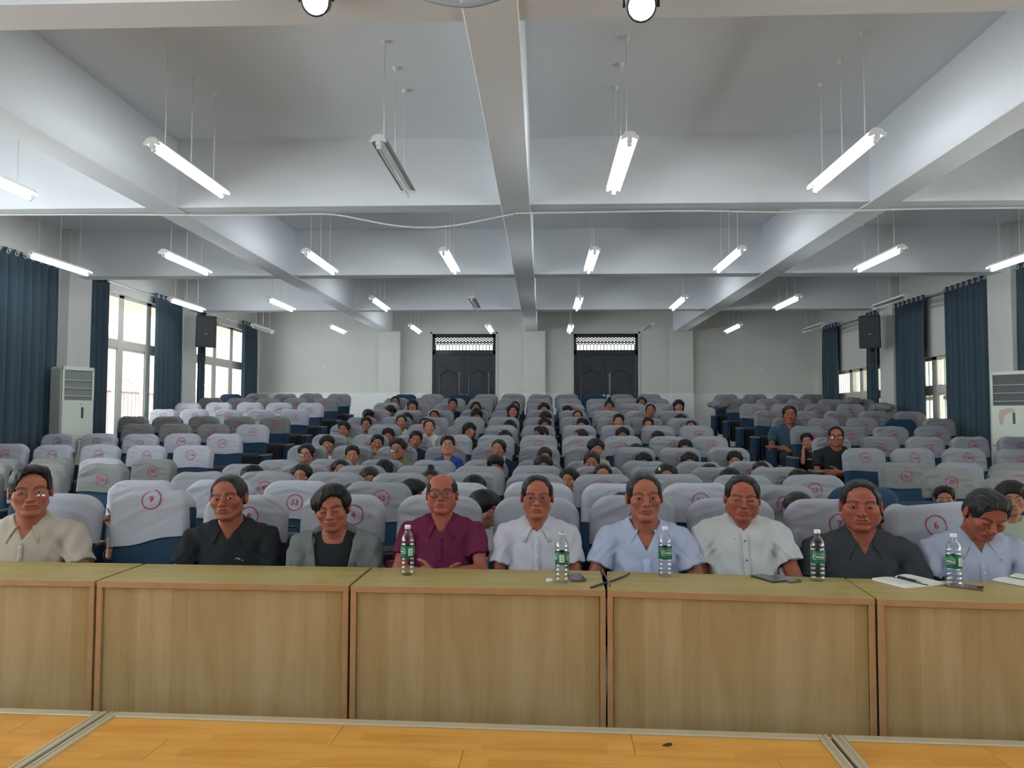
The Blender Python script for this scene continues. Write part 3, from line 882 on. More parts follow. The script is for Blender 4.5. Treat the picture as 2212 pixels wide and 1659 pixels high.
M_glassblk = mat('phone_glass', (.008, .009, .012), .08, coat=.5)
M_phone = mat('phone_case', (.03, .028, .03), .4)
M_phonebr = mat('phone_case_brown', (.16, .09, .06), .4)
def phone(px, py, rz, label, case, w=.078, l=.165, z=0.0, tilt=0.0):
    p = at_z(px, py, TH + z)
    o = empty('smartphone', (p.x, p.y, TH + z), rz); tag(o, label, 'phone', 'phones on the tables')
    o.rotation_euler.x = tilt
    MB().box((-w / 2, -l / 2, .0005), (w / 2, l / 2, .0088), .004).obj('case', case, o)
    MB().box((-w / 2 + .003, -l / 2 + .003, .0086), (w / 2 - .003, l / 2 - .003, .0094), .0003).obj('screen', M_glassblk, o)
    MB().lathe([(.003, .0095), (.002, .0097)], 10, (0, l / 2 - .009, 0)).obj('front_camera', M_gapd, o)
    return o
phone(1245, 1249, .12, 'black phone lying beside the open bottle', M_phonebr)
phone(1659, 1251, .45, 'black phone lying left of another phone before the man in white shirt', M_phone, .082, .165)
phone(1697, 1252, .38, 'dark phone lying right of another phone, left of a bottle', M_phonebr, .074, .155)
phone(2084, 1269, .95, 'dark phone leaning on the open notebook edge at the right', M_phonebr, .076, .16, .0, .0)

M_paper = mat('paper', (.74, .76, .70), .8)
M_kraft = mat('kraft_cover', (.42, .25, .12), .7)
def notebook(pc, rz, label, w=.145, l=.20, cover=M_kraft):
    o = empty('notebook', (pc.x, pc.y, TH), rz); tag(o, label, 'notebook')
    for s in (-1, 1):
        n = 12; P = []; B = []
        for i in range(n + 1):
            t = i / n; x = s * (t * w)
            z = .004 + .011 * math.sin(min(1, t * 1.25) * math.pi * .55) ** .8 * (1 - .35 * t) if s < 0 else .003 + .014 * math.sin(math.pi * min(1, .12 + t * .9)) ** .9
            P += [(x, -l / 2, z), (x, l / 2, z)]; B += [(x, -l / 2, .0015), (x, l / 2, .0015)]
        mb = MB().grid(P, n + 1, 2); k = len(mb.v); mb.add(B, []); 
        for i in range(n):
            for e in (0, 1): mb.f.append((2 * i + e, 2 * i + 2 + e, k + 2 * i + 2 + e, k + 2 * i + e))
        mb.f.append((2 * n, 2 * n + 1, k + 2 * n + 1, k + 2 * n))
        mb.obj('page_block', M_paper, o, False)
        MB().box((min(0, s * (w + .004)), -l / 2 - .003, 0), (max(0, s * (w + .004)), l / 2 + .003, .0016), .0005).obj('cover', cover, o)
        ln = MB()
        for i in range(9):
            y = -l / 2 + .02 + i * .02
            zz = .0165 if s < 0 else .0172
            if s < 0: ln.box((-w + .03, y, .0128), (-.05, y + .0006, .0131))
        if s < 0: ln.obj('ruled_lines', mat('ink_grey', (.45, .48, .5), .8), o)
    return o
notebook(at_z(1968, 1258, TH), .38, 'open notebook with brown cover and blank pages on the right table')
p = at_z(2225, 1257, TH)
notebook(p, .55, 'white notebook with dark cover cut off by the right picture edge', cover=M_phone)
a, b = at_z(1940, 1246, TH + .022), at_z(1992, 1258, TH + .021)
o = empty('pen', (a + b) / 2); tag(o, 'black pen lying across the open notebook', 'pen')
d = (b - a) / 2
MB().tube([-d, d * .55], .0055, 10).obj('barrel', M_black, o, True); MB().tube([d * .55, d * .9, d], [.0055, .003, .001], 10).obj('tip', M_lampgrey, o, True)
MB().tube([-d * .95 + Vector((0, 0, .007)), -d * .35 + Vector((0, 0, .007))], .0016, 6).obj('clip', M_lampgrey, o)
pts = [at_z(px, py, TH + .006) for px, py in ((1277, 1269), (1296, 1262), (1315, 1257), (1335, 1250), (1352, 1243), (1360, 1238))]
cable('black_strip', [tuple(p) for p in pts], .0045, M_dark, 'curved black cable piece lying across the table joint', 'cable')
pts = [at_z(px, py, TH + .012) for px, py in ((1301, 1229), (1306, 1240), (1312, 1252), (1318, 1266))]
cable('wire', [tuple(p) for p in pts], .0035, M_phonebr, 'brown wire lying over the table joint under the black cable piece', 'cable')

# ------------------------------------------------------------------ seats
LEAN = Matrix.Translation((0, -.05, .40)) @ Matrix.Rotation(math.radians(-9), 4, 'X')
SW, SR, STOP = .245, .115, .68          # half width, corner radius, height of the backrest above its pivot
def zmax(x, W, H, R):
    ax = np.abs(x)
    k = np.clip((ax - (W - R)) / R, 0, 1)
    return H - R + R * np.sqrt(np.maximum(0, 1 - k ** 2))
def shell_mesh(name, W, R, z0, z1, T, mat_, wr=(), nx=40, nz=24, topw=None, hem=None, seams=False, bump=None):
    """pillow like upholstered board from z0 to z1 with a rounded top; returns mesh and its front surface"""
    H = z1 - z0
    def surf(x, z):          # x, z arrays measured from z0
        zm = zmax(x, W, H, R) + (topw(x) if topw else 0)
        e = np.minimum(zm - z, (W - np.abs(x)) * 1.0)
        e = np.maximum(e, 0)
        g = np.sqrt(np.maximum(0, 1 - (1 - np.minimum(e / .055, 1)) ** 2))
        y = -T * g
        for cx, cz, an, ln, sg, am in wr:
            dx, dz = x - cx, z - cz
            u = dx * math.cos(an) + dz * math.sin(an); v = -dx * math.sin(an) + dz * math.cos(an) + .25 * u * u
            y = y - am * np.exp(-(v / sg) ** 2 - (u / ln) ** 2) * np.minimum(1, g * 1.2)
        if wr: y = np.minimum(y, -(T - .011) * g)
        if seams:
            y = y + .007 * np.exp(-(x / .006) ** 2) * (z < .30) + .008 * np.exp(-((z - (.335 - .22 * np.clip(np.abs(x) - .16, 0, 1))) / .007) ** 2)
        return y, zm
    q = np.sin(np.linspace(-1, 1, nx) * math.pi / 2)
    x = (W * q)[:, None] * np.ones((1, nz))
    t = np.sin(np.linspace(0, 1, nz) * math.pi / 2)[None, :] * np.ones((nx, 1))
    zm = zmax(x, W, H, R) + (topw(x) if topw else 0)
    hb = hem(x) if hem else 0 * x
    z = hb + t * (zm - hb)
    y, _ = surf(x, z)
    V1 = np.stack([x, y, z + z0], -1).reshape(-1, 3)
    e = np.minimum(zm - z, W - np.abs(x)); g = np.sqrt(np.maximum(0, 1 - (1 - np.minimum(np.maximum(e, 0) / .055, 1)) ** 2))
    V2 = np.stack([x, T * g, z + z0], -1).reshape(-1, 3)
    i, j = np.meshgrid(np.arange(nx - 1), np.arange(nz - 1), indexing='ij')
    a = (i * nz + j).ravel()
    F1 = np.stack([a, a + nz, a + nz + 1, a + 1], 1)
    F2 = np.stack([a, a + 1, a + nz + 1, a + nz], 1) + nx * nz
    me = np_mesh(name, np.concatenate([V1, V2]), np.concatenate([F1, F2]), mat_)
    return me, surf
me_back, _ = shell_mesh('backrest', SW, SR, -.06, STOP, .048, M_blue, seams=True)
me_backpan = MB().box((-SW + .02, .03, -.04), (SW - .02, .055, .50), .02).mesh('back_shell', M_dark)
rc = random.Random(3)
COVERS = []
for v in range(12):
    wr = []
    for k in range(rc.choice((7, 9, 12))):
        side = rc.choice((-1, 1))
        wr.append((side * rc.uniform(.02, .19), rc.uniform(.05, .25), side * rc.uniform(-.55, .25), rc.uniform(.05, .16), rc.uniform(.008, .017), rc.choice((1, 1, -1)) * rc.uniform(.004, .013)))
    ph, am = rc.uniform(0, 6), rc.uniform(0, .006)
    COVERS.append(shell_mesh('cover', .258, .125, .405, STOP + .012, .064, M_cover[0], wr, 44, 28,
                             topw=lambda x, p=ph, a=am: a * np.sin(x * 22 + p), hem=lambda x, p=ph: .006 * np.sin(x * 14 + p)))
SP9 = shell_mesh('cover', .258, .115, .405, STOP + .0, .060, M_cover[0], [(-.1, .16, .5, .2, .014, .008), (.05, .1, .45, .2, .012, -.006), (.15, .2, .2, .1, .012, .006)], 48, 28,
                 topw=lambda x: .028 + .006 * np.sin(x * 15 + 1.2) + .006 * np.sin(x * 41), hem=lambda x: -.045 + .19 * (x + .26) * .8 + .006 * np.sin(x * 20))
SP6 = shell_mesh('cover', .262, .07, .385, STOP - .01, .060, M_cover[0], [(-.1, .12, .1, .2, .012, .006), (.05, .16, -.1, .2, .012, -.005)], 48, 28,
                 topw=lambda x: .012 * x / .26, hem=lambda x: .0 * x)
GL = {c_: glyphs(c_, 1.0, .020) for c_ in '0123456789'}
def number_mesh(n, surf, cx, cz, z0):
    mb = MB(); s_ = str(n); R = .058; k = 40
    V = [((R + d) * math.cos(2 * math.pi * i / k), (R + d) * math.sin(2 * math.pi * i / k)) for d in (-.0031, .0031) for i in range(k)]
    mb.add([(x, 0, z) for x, z in V], [(i, (i + 1) % k, k + (i + 1) % k, k + i) for i in range(k)])
    size = .052 if len(s_) < 3 else .044; adv = size * .60
    for i, c_ in enumerate(s_):
        V, F = GL[c_]
        mb.add([(x * size + (i - (len(s_) - 1) / 2) * adv, 0, y * size) for x, y, _ in V], F)
    P = np.array(mb.v); x = P[:, 0] + cx; z = P[:, 2] + cz
    y, zm = surf(x, z)
    over = z > zm - .012
    P = np.stack([x, y - .0035, np.minimum(z, zm - .008) + z0], 1)
    me = bpy.data.meshes.new('seat_number'); me.from_pydata([tuple(p) for p in P], [], mb.f); me.materials.append(M_red); me.update()
    return me
# folded seat pan (black underside), lowered seat pan (blue), arm, foot
mp = MB().box((-.225, -.205, .235), (.225, -.13, .655), .03)
me_panfold = mp.mesh('seat_shell', M_dark)
me_paninset = MB().box((-.165, -.213, .32), (.165, -.203, .60), .008).mesh('shell_inset', M_black)
me_pandown = MB().box((-.225, -.50, .35), (.225, -.04, .45), .035).mesh('seat_cushion', M_blue)
me_arm = MB().box((-.034, -.36, .30), (.034, .02, .615), .012).mesh('armrest', M_blue)
me_armin = MB().box((-.030, -.34, .03), (.030, .03, .32), .006).mesh('arm_foot', M_black)
me_cap = MB().box((-.038, -.385, .612), (.038, .025, .640), .011).mesh('arm_cap', M_cap)

def seat_no(r, idx):              # idx 0..19 from the left; numbering snakes from row to row
    n = 20 * r + (idx + 1 if r % 2 == 0 else 20 - idx)
    return n
ROW1 = [10, 9, 8, 4, 5, 3, 2, 1, 7, 6]
def seat_x(idx):
    if idx < 5: return -4.44 - .60 * (4 - idx)
    if idx < 15: return -2.975 + .585 * (idx - 5)
    return 3.93 + .605 * (idx - 15)
BARE = {(1, 14), (12, 0), (12, 5), (12, 12), (8, 18), (12, 7)}
BLOCK = ['left', 'middle', 'right']
FILL = set()          # occupied seats, filled in below before building
def build_seats():
    rr_ = random.Random(21)
    for r in range(13):
        for idx in range(20):
            if r == 0 and not 5 <= idx < 15: continue
            if (r, idx) in ((12, 19), (7, 0), (7, 19)): continue
            x, y, z = seat_x(idx) + (.03 if (r, idx) == (0, 6) else 0), ROW_Y[r], ROW_Z[r]
            u, v = to_px((x, y, z + .9))
            if u < -75 or u > 2290: continue
            n = ROW1[idx - 5] if r == 0 else seat_no(r, idx)
            if (r, idx) == (3, 4): n = 44
            b = 0 if idx < 5 else (1 if idx < 15 else 2)
            i0, i1 = ((0, 4), (5, 14), (15, 19))[b]
            bare = (r, idx) in BARE
            o = empty('auditorium_seat', (x + rr_.uniform(-.012, .012), y, z))
            tag(o, ('uncovered blue seat, %s from left in the %s block, %s row' % (ORD[idx - i0], BLOCK[b], ORD[r])) if bare else
                ('blue seat with white cover marked %d, %s from left in the %s block, %s row' % (n, ORD[idx - i0], BLOCK[b], ORD[r])), 'seat', 'auditorium seats')
            bk = inst('backrest', me_back, o); bk.matrix_local = LEAN
            q = inst('back_shell', me_backpan, o); q.matrix_local = LEAN
            if not bare:
                sp = {(0, 6): SP9, (0, 14): SP6}.get((r, idx))
                me, sf = sp or COVERS[rr_.randrange(12)]
                if idx < 5: cm = {5: 0, 6: 0, 7: 1, 8: 1, 9: 0, 10: 0, 11: 1, 12: 2}.get(r, 1) if rr_.random() < .85 else rr_.choice((0, 1))
                elif idx >= 15: cm = rr_.choice((2, 2, 1))
                else: cm = 0 if r in (0, 1) and rr_.random() < .8 else 2
                cv = inst('cover', me, o, M_cover[cm]); cv.matrix_local = LEAN @ Matrix.Translation((0, 0, rr_.uniform(-.006, .008))) @ Matrix.Rotation(rr_.gauss(0, .015), 4, 'Y')
                cx, cz = rr_.uniform(-.01, .04), rr_.uniform(.12, .165)
                if sp is SP9: cx, cz = .015, .245
                if sp is SP6: cx, cz = .0, .15
                if (r, idx) == (0, 5): cx, cz = -.10, .10
                if (r, idx) == (0, 8): cx, cz = .08, .16
                inst('seat_number', number_mesh(n, sf, cx, cz, .385 if sp is SP6 else .405), cv)
            if (r, idx) in FILL: inst('seat_cushion', me_pandown, o)
            else:
                s = inst('seat_shell', me_panfold, o); inst('shell_inset', me_paninset, s)
            hs = {0: .30, 1: .2925, 2: .3025}[b]
            for e in ((-hs, hs) if idx == i1 else (-hs,)):
                a = inst('armrest', me_arm, o, loc=(e, 0, 0)); inst('arm_cap', me_cap, a); inst('arm_foot', me_armin, a)

# ------------------------------------------------------------------ implicit surfaces for people
F32 = np.float32
class G:
    """rectilinear sample grid"""
    def __init__(s, lo, hi, h):
        ax = [np.arange(lo[i], hi[i] + h, h, dtype=F32) for i in range(3)]
        s.ax = ax
        s.X, s.Y, s.Z = ax[0][:, None, None], ax[1][None, :, None], ax[2][None, None, :]
def ell(g, c, r, ax=False):
    x = (np.abs(g.X) if ax else g.X) - F32(c[0]); y = g.Y - F32(c[1]); z = g.Z - F32(c[2])
    rx, ry, rz = [F32(q) for q in r]
    k0 = np.sqrt((x / rx) ** 2 + (y / ry) ** 2 + (z / rz) ** 2)
    k1 = np.sqrt((x / rx ** 2) ** 2 + (y / ry ** 2) ** 2 + (z / rz ** 2) ** 2)
    return k0 * (k0 - 1) / np.maximum(k1, F32(1e-6))
def cap(g, a, b, r1, r2=None, ax=False):
    r2 = r1 if r2 is None else r2
    a = np.array(a, F32); b = np.array(b, F32); d = b - a; L2 = F32(max((d * d).sum(), 1e-9))
    x = (np.abs(g.X) if ax else g.X) - a[0]; y = g.Y - a[1]; z = g.Z - a[2]
    t = np.clip((x * d[0] + y * d[1] + z * d[2]) / L2, 0, 1)
    return np.sqrt((x - t * d[0]) ** 2 + (y - t * d[1]) ** 2 + (z - t * d[2]) ** 2) - (F32(r1) + t * F32(r2 - r1))
def smin(a, b, k):
    h = np.maximum(F32(k) - np.abs(a - b), 0) / F32(k)
    return np.minimum(a, b) - h * h * F32(k / 4)
def ssub(a, b, k):          # a minus b
    return -smin(-a, b, k)
def nets(vals, ax):
    s = vals < 0
    nx, ny, nz = s.shape
    cnt = np.zeros((nx - 1, ny - 1, nz - 1), np.int8)
    offs = [(i, j, k) for i in (0, 1) for j in (0, 1) for k in (0, 1)]
    for i, j, k in offs: cnt += s[i:nx - 1 + i, j:ny - 1 + j, k:nz - 1 + k]
    mixed = (cnt > 0) & (cnt < 8)
    idx = np.full(mixed.shape, -1, np.int32)
    ci, cj, ck = np.nonzero(mixed)
    idx[ci, cj, ck] = np.arange(len(ci))
    cv = {o: vals[ci + o[0], cj + o[1], ck + o[2]] for o in offs}
    acc = np.zeros((len(ci), 3), F32); num = np.zeros(len(ci), F32)
    for a in offs:
        for d in range(3):
            if a[d]: continue
            b = list(a); b[d] = 1; b = tuple(b)
            va, vb = cv[a], cv[b]
            cr = (va < 0) != (vb < 0)
            t = np.where(cr, va / np.where(cr, va - vb, 1), 0)
            p = [ax[0][ci + a[0]], ax[1][cj + a[1]], ax[2][ck + a[2]]]
            q = [ax[0][ci + b[0]], ax[1][cj + b[1]], ax[2][ck + b[2]]]
            for m in range(3): acc[:, m] += np.where(cr, p[m] + t * (q[m] - p[m]), 0)
            num += cr
    V = acc / np.maximum(num, 1)[:, None]
    Fs = []
    for d in range(3):
        sl0 = [slice(None)] * 3; sl1 = [slice(None)] * 3
        sl0[d] = slice(0, -1); sl1[d] = slice(1, None)
        e = s[tuple(sl0)] != s[tuple(sl1)]
        o1, o2 = [(1, 2), (2, 0), (0, 1)][d]
        i = np.array(np.nonzero(e))
        ok = (i[o1] > 0) & (i[o2] > 0) & (i[o1] < s.shape[o1] - 1) & (i[o2] < s.shape[o2] - 1)
        i = i[:, ok]
        ins = s[tuple(i)]
        def cell(u, v):
            c = i.copy(); c[o1] -= u; c[o2] -= v; return idx[tuple(c)]
        q = np.stack([cell(1, 1), cell(0, 1), cell(0, 0), cell(1, 0)], 1)
        q[~ins] = q[~ins][:, ::-1]
        Fs.append(q)
    F = np.concatenate(Fs)
    return V, F[(F >= 0).all(1)]
def join(parts):
    """parts: list of (V, F, colour)"""
    Vs, Fs, Cs, n = [], [], [], 0
    for V, F, C in parts:
        Vs.append(V); Fs.append(F + n); Cs.append(np.broadcast_to(np.asarray(C, F32), (len(V), 3))); n += len(V)
    return np.concatenate(Vs), np.concatenate(Fs), np.concatenate(Cs)
def xf(V, M):
    M = np.array(M, F32); return V @ M[:3, :3].T + M[:3, 3]

HEAD0 = dict(jaw=1.0, length=1.0, cheek=1.0, nose=1.0, fold=.6, eye=1.0, mouth=1.0, smile=0.0, ear=1.0, brow=1.0, neck=1.0, fat=0.0, lip=1.0, gape=0.0)
def head_mesh(h, **kw):
    p = dict(HEAD0); p.update(kw)
    g = G((-.105, -.135, -.215), (.105, .130, .130), h)
    jw, ln = p['jaw'], p['length']
    d = ell(g, (0, .018, .030), (.0755, .094, .087))
    d = smin(d, ell(g, (0, -.040, .050), (.061, .047, .052)), .03)
    d = smin(d, ell(g, (0, -.020, -.032), (.0640 * jw, .066, .084 * ln)), .02)
    d = smin(d, cap(g, (.047 * jw, .000, -.058 * ln), (.016, -.058, -.097 * ln), .021 + p['fat'] * .006, .019, True), .022)
    d = smin(d, ell(g, (0, -.066, -.098 * ln), (.022, .019, .017)), .018)
    d = smin(d, ell(g, (.041, -.058, -.022), (.026 * p['cheek'], .024 * p['cheek'], .025), True), .02)
    if p['fat'] > 0: d = smin(d, ell(g, (.046, -.035, -.058), (.024 * p['fat'], .03, .03), True), .025)
    d = smin(d, cap(g, (.012, -.0845, .0235), (.047, -.069, .0245), .0075 * p['brow'], .0065, True), .012)
    d = ssub(d, ell(g, (.031, -.102, .001), (.0195, .017, .0115), True), .010)
    d = smin(d, ell(g, (.031, -.0765, .0005), (.0165, .0125, .0118), True), .006)
    ns = p['nose']
    d = smin(d, cap(g, (0, -.083, .010), (0, -.1035, -.027), .0070 * ns, .0105 * ns), .010)
    d = smin(d, ell(g, (0, -.1045, -.031), (.0118 * ns, .0115, .0105)), .008)
    d = smin(d, ell(g, (.0135 * ns, -.0935, -.0345), (.0085, .0105, .0078), True), .006)
    d = ssub(d, ell(g, (.0068, -.1030, -.0425), (.0040, .0055, .0030), True), .003)
    d = smin(d, ell(g, (0, -.072, -.062), (.031, .021, .022)), .016)
    if p['fold'] > 0: d = ssub(d, cap(g, (.021, -.0935, -.036), (.034, -.078, -.064), .0022 * p['fold'], .0015 * p['fold'], True), .009)
    mz = -.0635 * (1 + (ln - 1) * .6); mw = .0225 * p['mouth']
    cz = p['smile'] * .006
    d = smin(d, ell(g, (0, -.0870, mz + .0052), (mw, .0080, .0050 * p['lip'])), .005)
    d = smin(d, ell(g, (0, -.0865, mz - .0058), (mw * .86, .0085, .0060 * p['lip'])), .005)
    d = ssub(d, cap(g, (0, -.0965, mz - cz * .3), (mw * 1.12, -.0830, mz + cz), .0016 + .0035 * p['gape'], .0010, True), .0025)
    # ears
    e = ell(g, (.0790, .014, -.008), (.0085, .0185 * p['ear'], .0320 * p['ear']), True)
    e = ssub(e, ell(g, (.0885, .008, -.003), (.0070, .0105, .0195), True), .004)
    d = smin(d, e, .008)
    # neck
    d = smin(d, cap(g, (0, .022, -.070), (0, .045, -.25), .052 * p['neck'], .057 * p['neck']), .022)
    d = smin(d, cap(g, (.012, -.02, -.12), (.006, -.008, -.22), .012, .012, True), .03)
    # eye slit
    if p['eye'] > 0:
        d = ssub(d, ell(g, (.0315, -.0935, -.0006), (.0142, .0115, .0048 * p['eye']), True), .002)
    return nets(d, g.ax)

def sm(x, a, b):
    t = np.clip((x - a) / (b - a), 0, 1); return t * t * (3 - 2 * t)
def head_color(V, base, lips=None, brow=(.03, .022, .018), eye=1.0, paint_eyes=False, browz=0.0, browt=1.0, old=0.0, ln=1.0, blush=.15, mouth=1.0):
    x, y, z = np.abs(V[:, 0]), V[:, 1], V[:, 2]
    C = np.tile(np.array(base, F32), (len(V), 1))
    def mix(mask, col, k=1.0):
        m = (mask * k)[:, None]; C[:] = C * (1 - m) + np.array(col, F32) * m
    front = sm(-y, .03, .06)
    b = np.array(base)
    mix(np.exp(-((x - .045) / .022) ** 2 - ((z + .025) / .022) ** 2) * front, b * (1.12, .80, .75), blush * 2)
    mix(np.exp(-(x / .015) ** 2 - ((z + .033) / .014) ** 2) * front, b * (1.1, .82, .78), .5)
    mix(sm(x, .070, .080) * (1 - sm(np.abs(z + .008), .03, .04)), b * (1.1, .72, .66), .6)
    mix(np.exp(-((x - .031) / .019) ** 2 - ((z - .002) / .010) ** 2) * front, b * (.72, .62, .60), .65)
    mz = -.0635 * (1 + (ln - 1) * .6)
    lp = np.exp(-(np.maximum(0, x / (.0235 * mouth)) ** 4) - ((z - mz) / (.0085 * (1 - .35 * np.minimum(1, x / .024)))) ** 4) * front
    mix(lp, lips if lips is not None else b * (.92, .55, .52), .75)
    mix(np.exp(-(x / (.022 * mouth)) ** 6 - ((z - mz) / .0018) ** 2) * front, b * .25, .8)
    if old: mix(np.exp(-(x / .05) ** 2 - ((z + .08) / .025) ** 2) * front, b * (.86, .88, .90), old)
    zb = .0235 + browz + .004 * np.sin((x - .012) / .038 * 2.4) - np.maximum(0, x - .04) * .3
    mix(np.exp(-((z - zb) / (.0048 * browt)) ** 4) * sm(x, .010, .016) * (1 - sm(x, .045, .054)) * front, brow, .85)
    if eye <= .25 or paint_eyes:
        t = ((x - .031) / .0150) ** 2
        if paint_eyes and eye > .25:
            op = .0046 * eye
            mix(np.clip(1.25 - t - ((z - .0005) / op) ** 2, 0, 1) * front, (.50, .46, .42), 1)
            mix(np.clip(1.3 - ((x - .031) / .0075) ** 2 - ((z - .0008) / (op * 1.1)) ** 2, 0, 1) * front, (.012, .009, .008), 1)
            mix(np.exp(-((z - .0045 * eye - .0003) / .0018) ** 2) * np.clip(1.35 - t, 0, 1) * front, (.02, .014, .012), .85)
        else:
            mix(np.exp(-((z + .0035 + .0015 * t) / .0015) ** 2) * np.clip(1.2 - t, 0, 1) * front, (.03, .02, .016), .9)
    else:
        t = ((x - .0315) / .0155) ** 2
        mix(np.exp(-((np.abs(z + .0006) - .0050 * eye) / .0014) ** 2) * np.clip(1.15 - t, 0, 1) * front, b * .3, .7)
    return C

def hair_mesh(h, off=.012, fz=.137, fx=.079, nape=-.055, ear=1.0, side=0.0, top=0.0, part=0.0, long=0.0, bun=0.0, tail=0.0, amp=.003, bald=0.0, fy=.11, seed=0, thin=0.0, dome=0.0):
    zlo = -.30 if long else -.12
    g = G((-.13, -.135, zlo), (.13, .17 if (tail or bun) else .140, .165 if not bun else .20), h)
    o = min(.0045, off)
    d = ell(g, (0, .018, .030), (.0755 + o, .094 + o, .087 + o + dome))
    d = smin(d, ell(g, (0, -.040, .050), (.061 + o * .9, .047 + o * .9, .052 + o * .9)), .03)
    d = smin(d, ell(g, (0, .035, -.015), (.070 + o, .072 + o * .8, .075)), .03)
    d = d - F32(off - o) * (F32(.25) + F32(.75) * sm(g.Z + .4 * g.Y, .0, .085)).astype(F32)
    if top: d = smin(d, ell(g, (part * .02, -.035, .098), (.062, .060, .026 + top)), .03)
    if side: d = smin(d, ell(g, (.070, -.012, .035), (.024 + side, .055, .045), True), .02)
    if long:
        d = smin(d, ell(g, (0, .045, -.06 - long * .3), (.078 + o, .050, .10 + long)), .03)
        d = smin(d, cap(g, (.074, -.008, .02), (.070, .015, -.06 - long * .5), .018, .014, True), .02)
    if tail: d = smin(d, cap(g, (0, .105, .03), (0.01, .135, -.06 - tail), .024, .016), .02)
    if bun: d = smin(d, ell(g, (0, .045, .135), (.034, .034, .036)), .012)
    # comb-like relief
    s = seed
    rel = np.sin(g.X * 150 + g.Y * 40 + s) * np.sin(g.Z * 45 + g.Y * 35 + s * 2) + .7 * np.sin(g.X * 260 - g.Z * 70 + s * 3) * np.sin(g.Y * 60 + s) + .4 * np.sin(g.X * 420 + g.Y * 90 + g.Z * 30)
    d = d + F32(amp) * rel.astype(F32)
    # face opening
    face = ell(g, (part * .028, -.13, -.04), (fx, fy, fz))
    face = face + F32(.0022) * np.sin(g.X * 300 + s).astype(F32)
    d = ssub(d, face, .006)
    if bald: d = ssub(d, ell(g, (0, -.07, .10), (.050 + bald, .085, .075)), .01)
    if ear and not long: d = ssub(d, cap(g, (.088, -.028, -.034), (.092, .016, -.012), .030 * ear, .030 * ear, True), .006)
    if not long: d = ssub(d, (g.Z - F32(nape) - .25 * np.minimum(g.Y, .02)) + 0 * d, .01)
    if long: d = ssub(d, cap(g, (0, .035, -.09), (0, .05, -.4), .040, .05), .01)
    if thin: d = d + F32(thin) * sm(g.Z, .05, .10).astype(F32)
    return nets(d, g.ax)

def hand_mesh(h, kind='relaxed'):
    g = G((-.07, -.075, -.075), (.205, .085, .05), h)
    d = ell(g, (.048, -.002, 0), (.056, .043, .0165))
    d = smin(d, cap(g, (-.08, 0, 0), (.012, 0, 0), .0265, .0235), .02)
    d = smin(d, ell(g, (.03, .026, -.008), (.032, .017, .016)), .015)
    lens = (.070, .079, .073, .057); ys = (.030, .011, -.009, -.027); rad = (.0088, .0090, .0086, .0076)
    for k in range(4):
        c = {'relaxed': (.35, .55, .45), 'flat': (.08, .1, .1), 'fist': (1.3, 1.6, 1.0), 'point': (1.2, 1.6, 1.0), 'curl': (.7, .9, .6)}[kind]
        if kind == 'point' and k == 0: c = (.05, .08, .05)
        p = np.array((.092 - (.006 if k == 3 else 0), ys[k], .002)); a = 0.0; sp = (ys[k]) * 1.6
        for q, frac in enumerate((.46, .30, .24)):
            a += c[q]
            v = np.array((math.cos(a), sp * (.25 if q == 0 else .05), -math.sin(a))) * lens[k] * frac
            d = smin(d, cap(g, p, p + v, rad[k] * (1 - .06 * q), rad[k] * (.94 - .06 * q)), .006 if q == 0 else .003); p = p + v
    p = np.array((.020, .034, -.008))
    for v, r1, r2 in (((.030, .028, -.010), .0125, .0105), ((.026, .012, -.010), .0103, .0092), ((.018, .004, -.006), .009, .0078)):
        d = smin(d, cap(g, p, p + np.array(v), r1, r2), .006); p = p + np.array(v)
    return nets(d, g.ax)

HANDS = {}
def hand_at(kind, right, wrist, direction, normal, s):
    """hand with fingers along direction, back of the hand along normal"""
    if kind not in HANDS: HANDS[kind] = hand_mesh(.0042, kind)
    V, F = HANDS[kind]
    u = Vector(direction).normalized(); n = Vector(normal); n = (n - u * n.dot(u)).normalized(); w = n.cross(u)
    V = V.copy()
    # the template is a right hand, palm down, thumb on +y
    if not right: V[:, 1] *= -1; F = F[:, ::-1]
    M = Matrix(((u.x, w.x, n.x, wrist[0]), (u.y, w.y, n.y, wrist[1]), (u.z, w.z, n.z, wrist[2]), (0, 0, 0, 1)))
    return xf(V * s, M), F

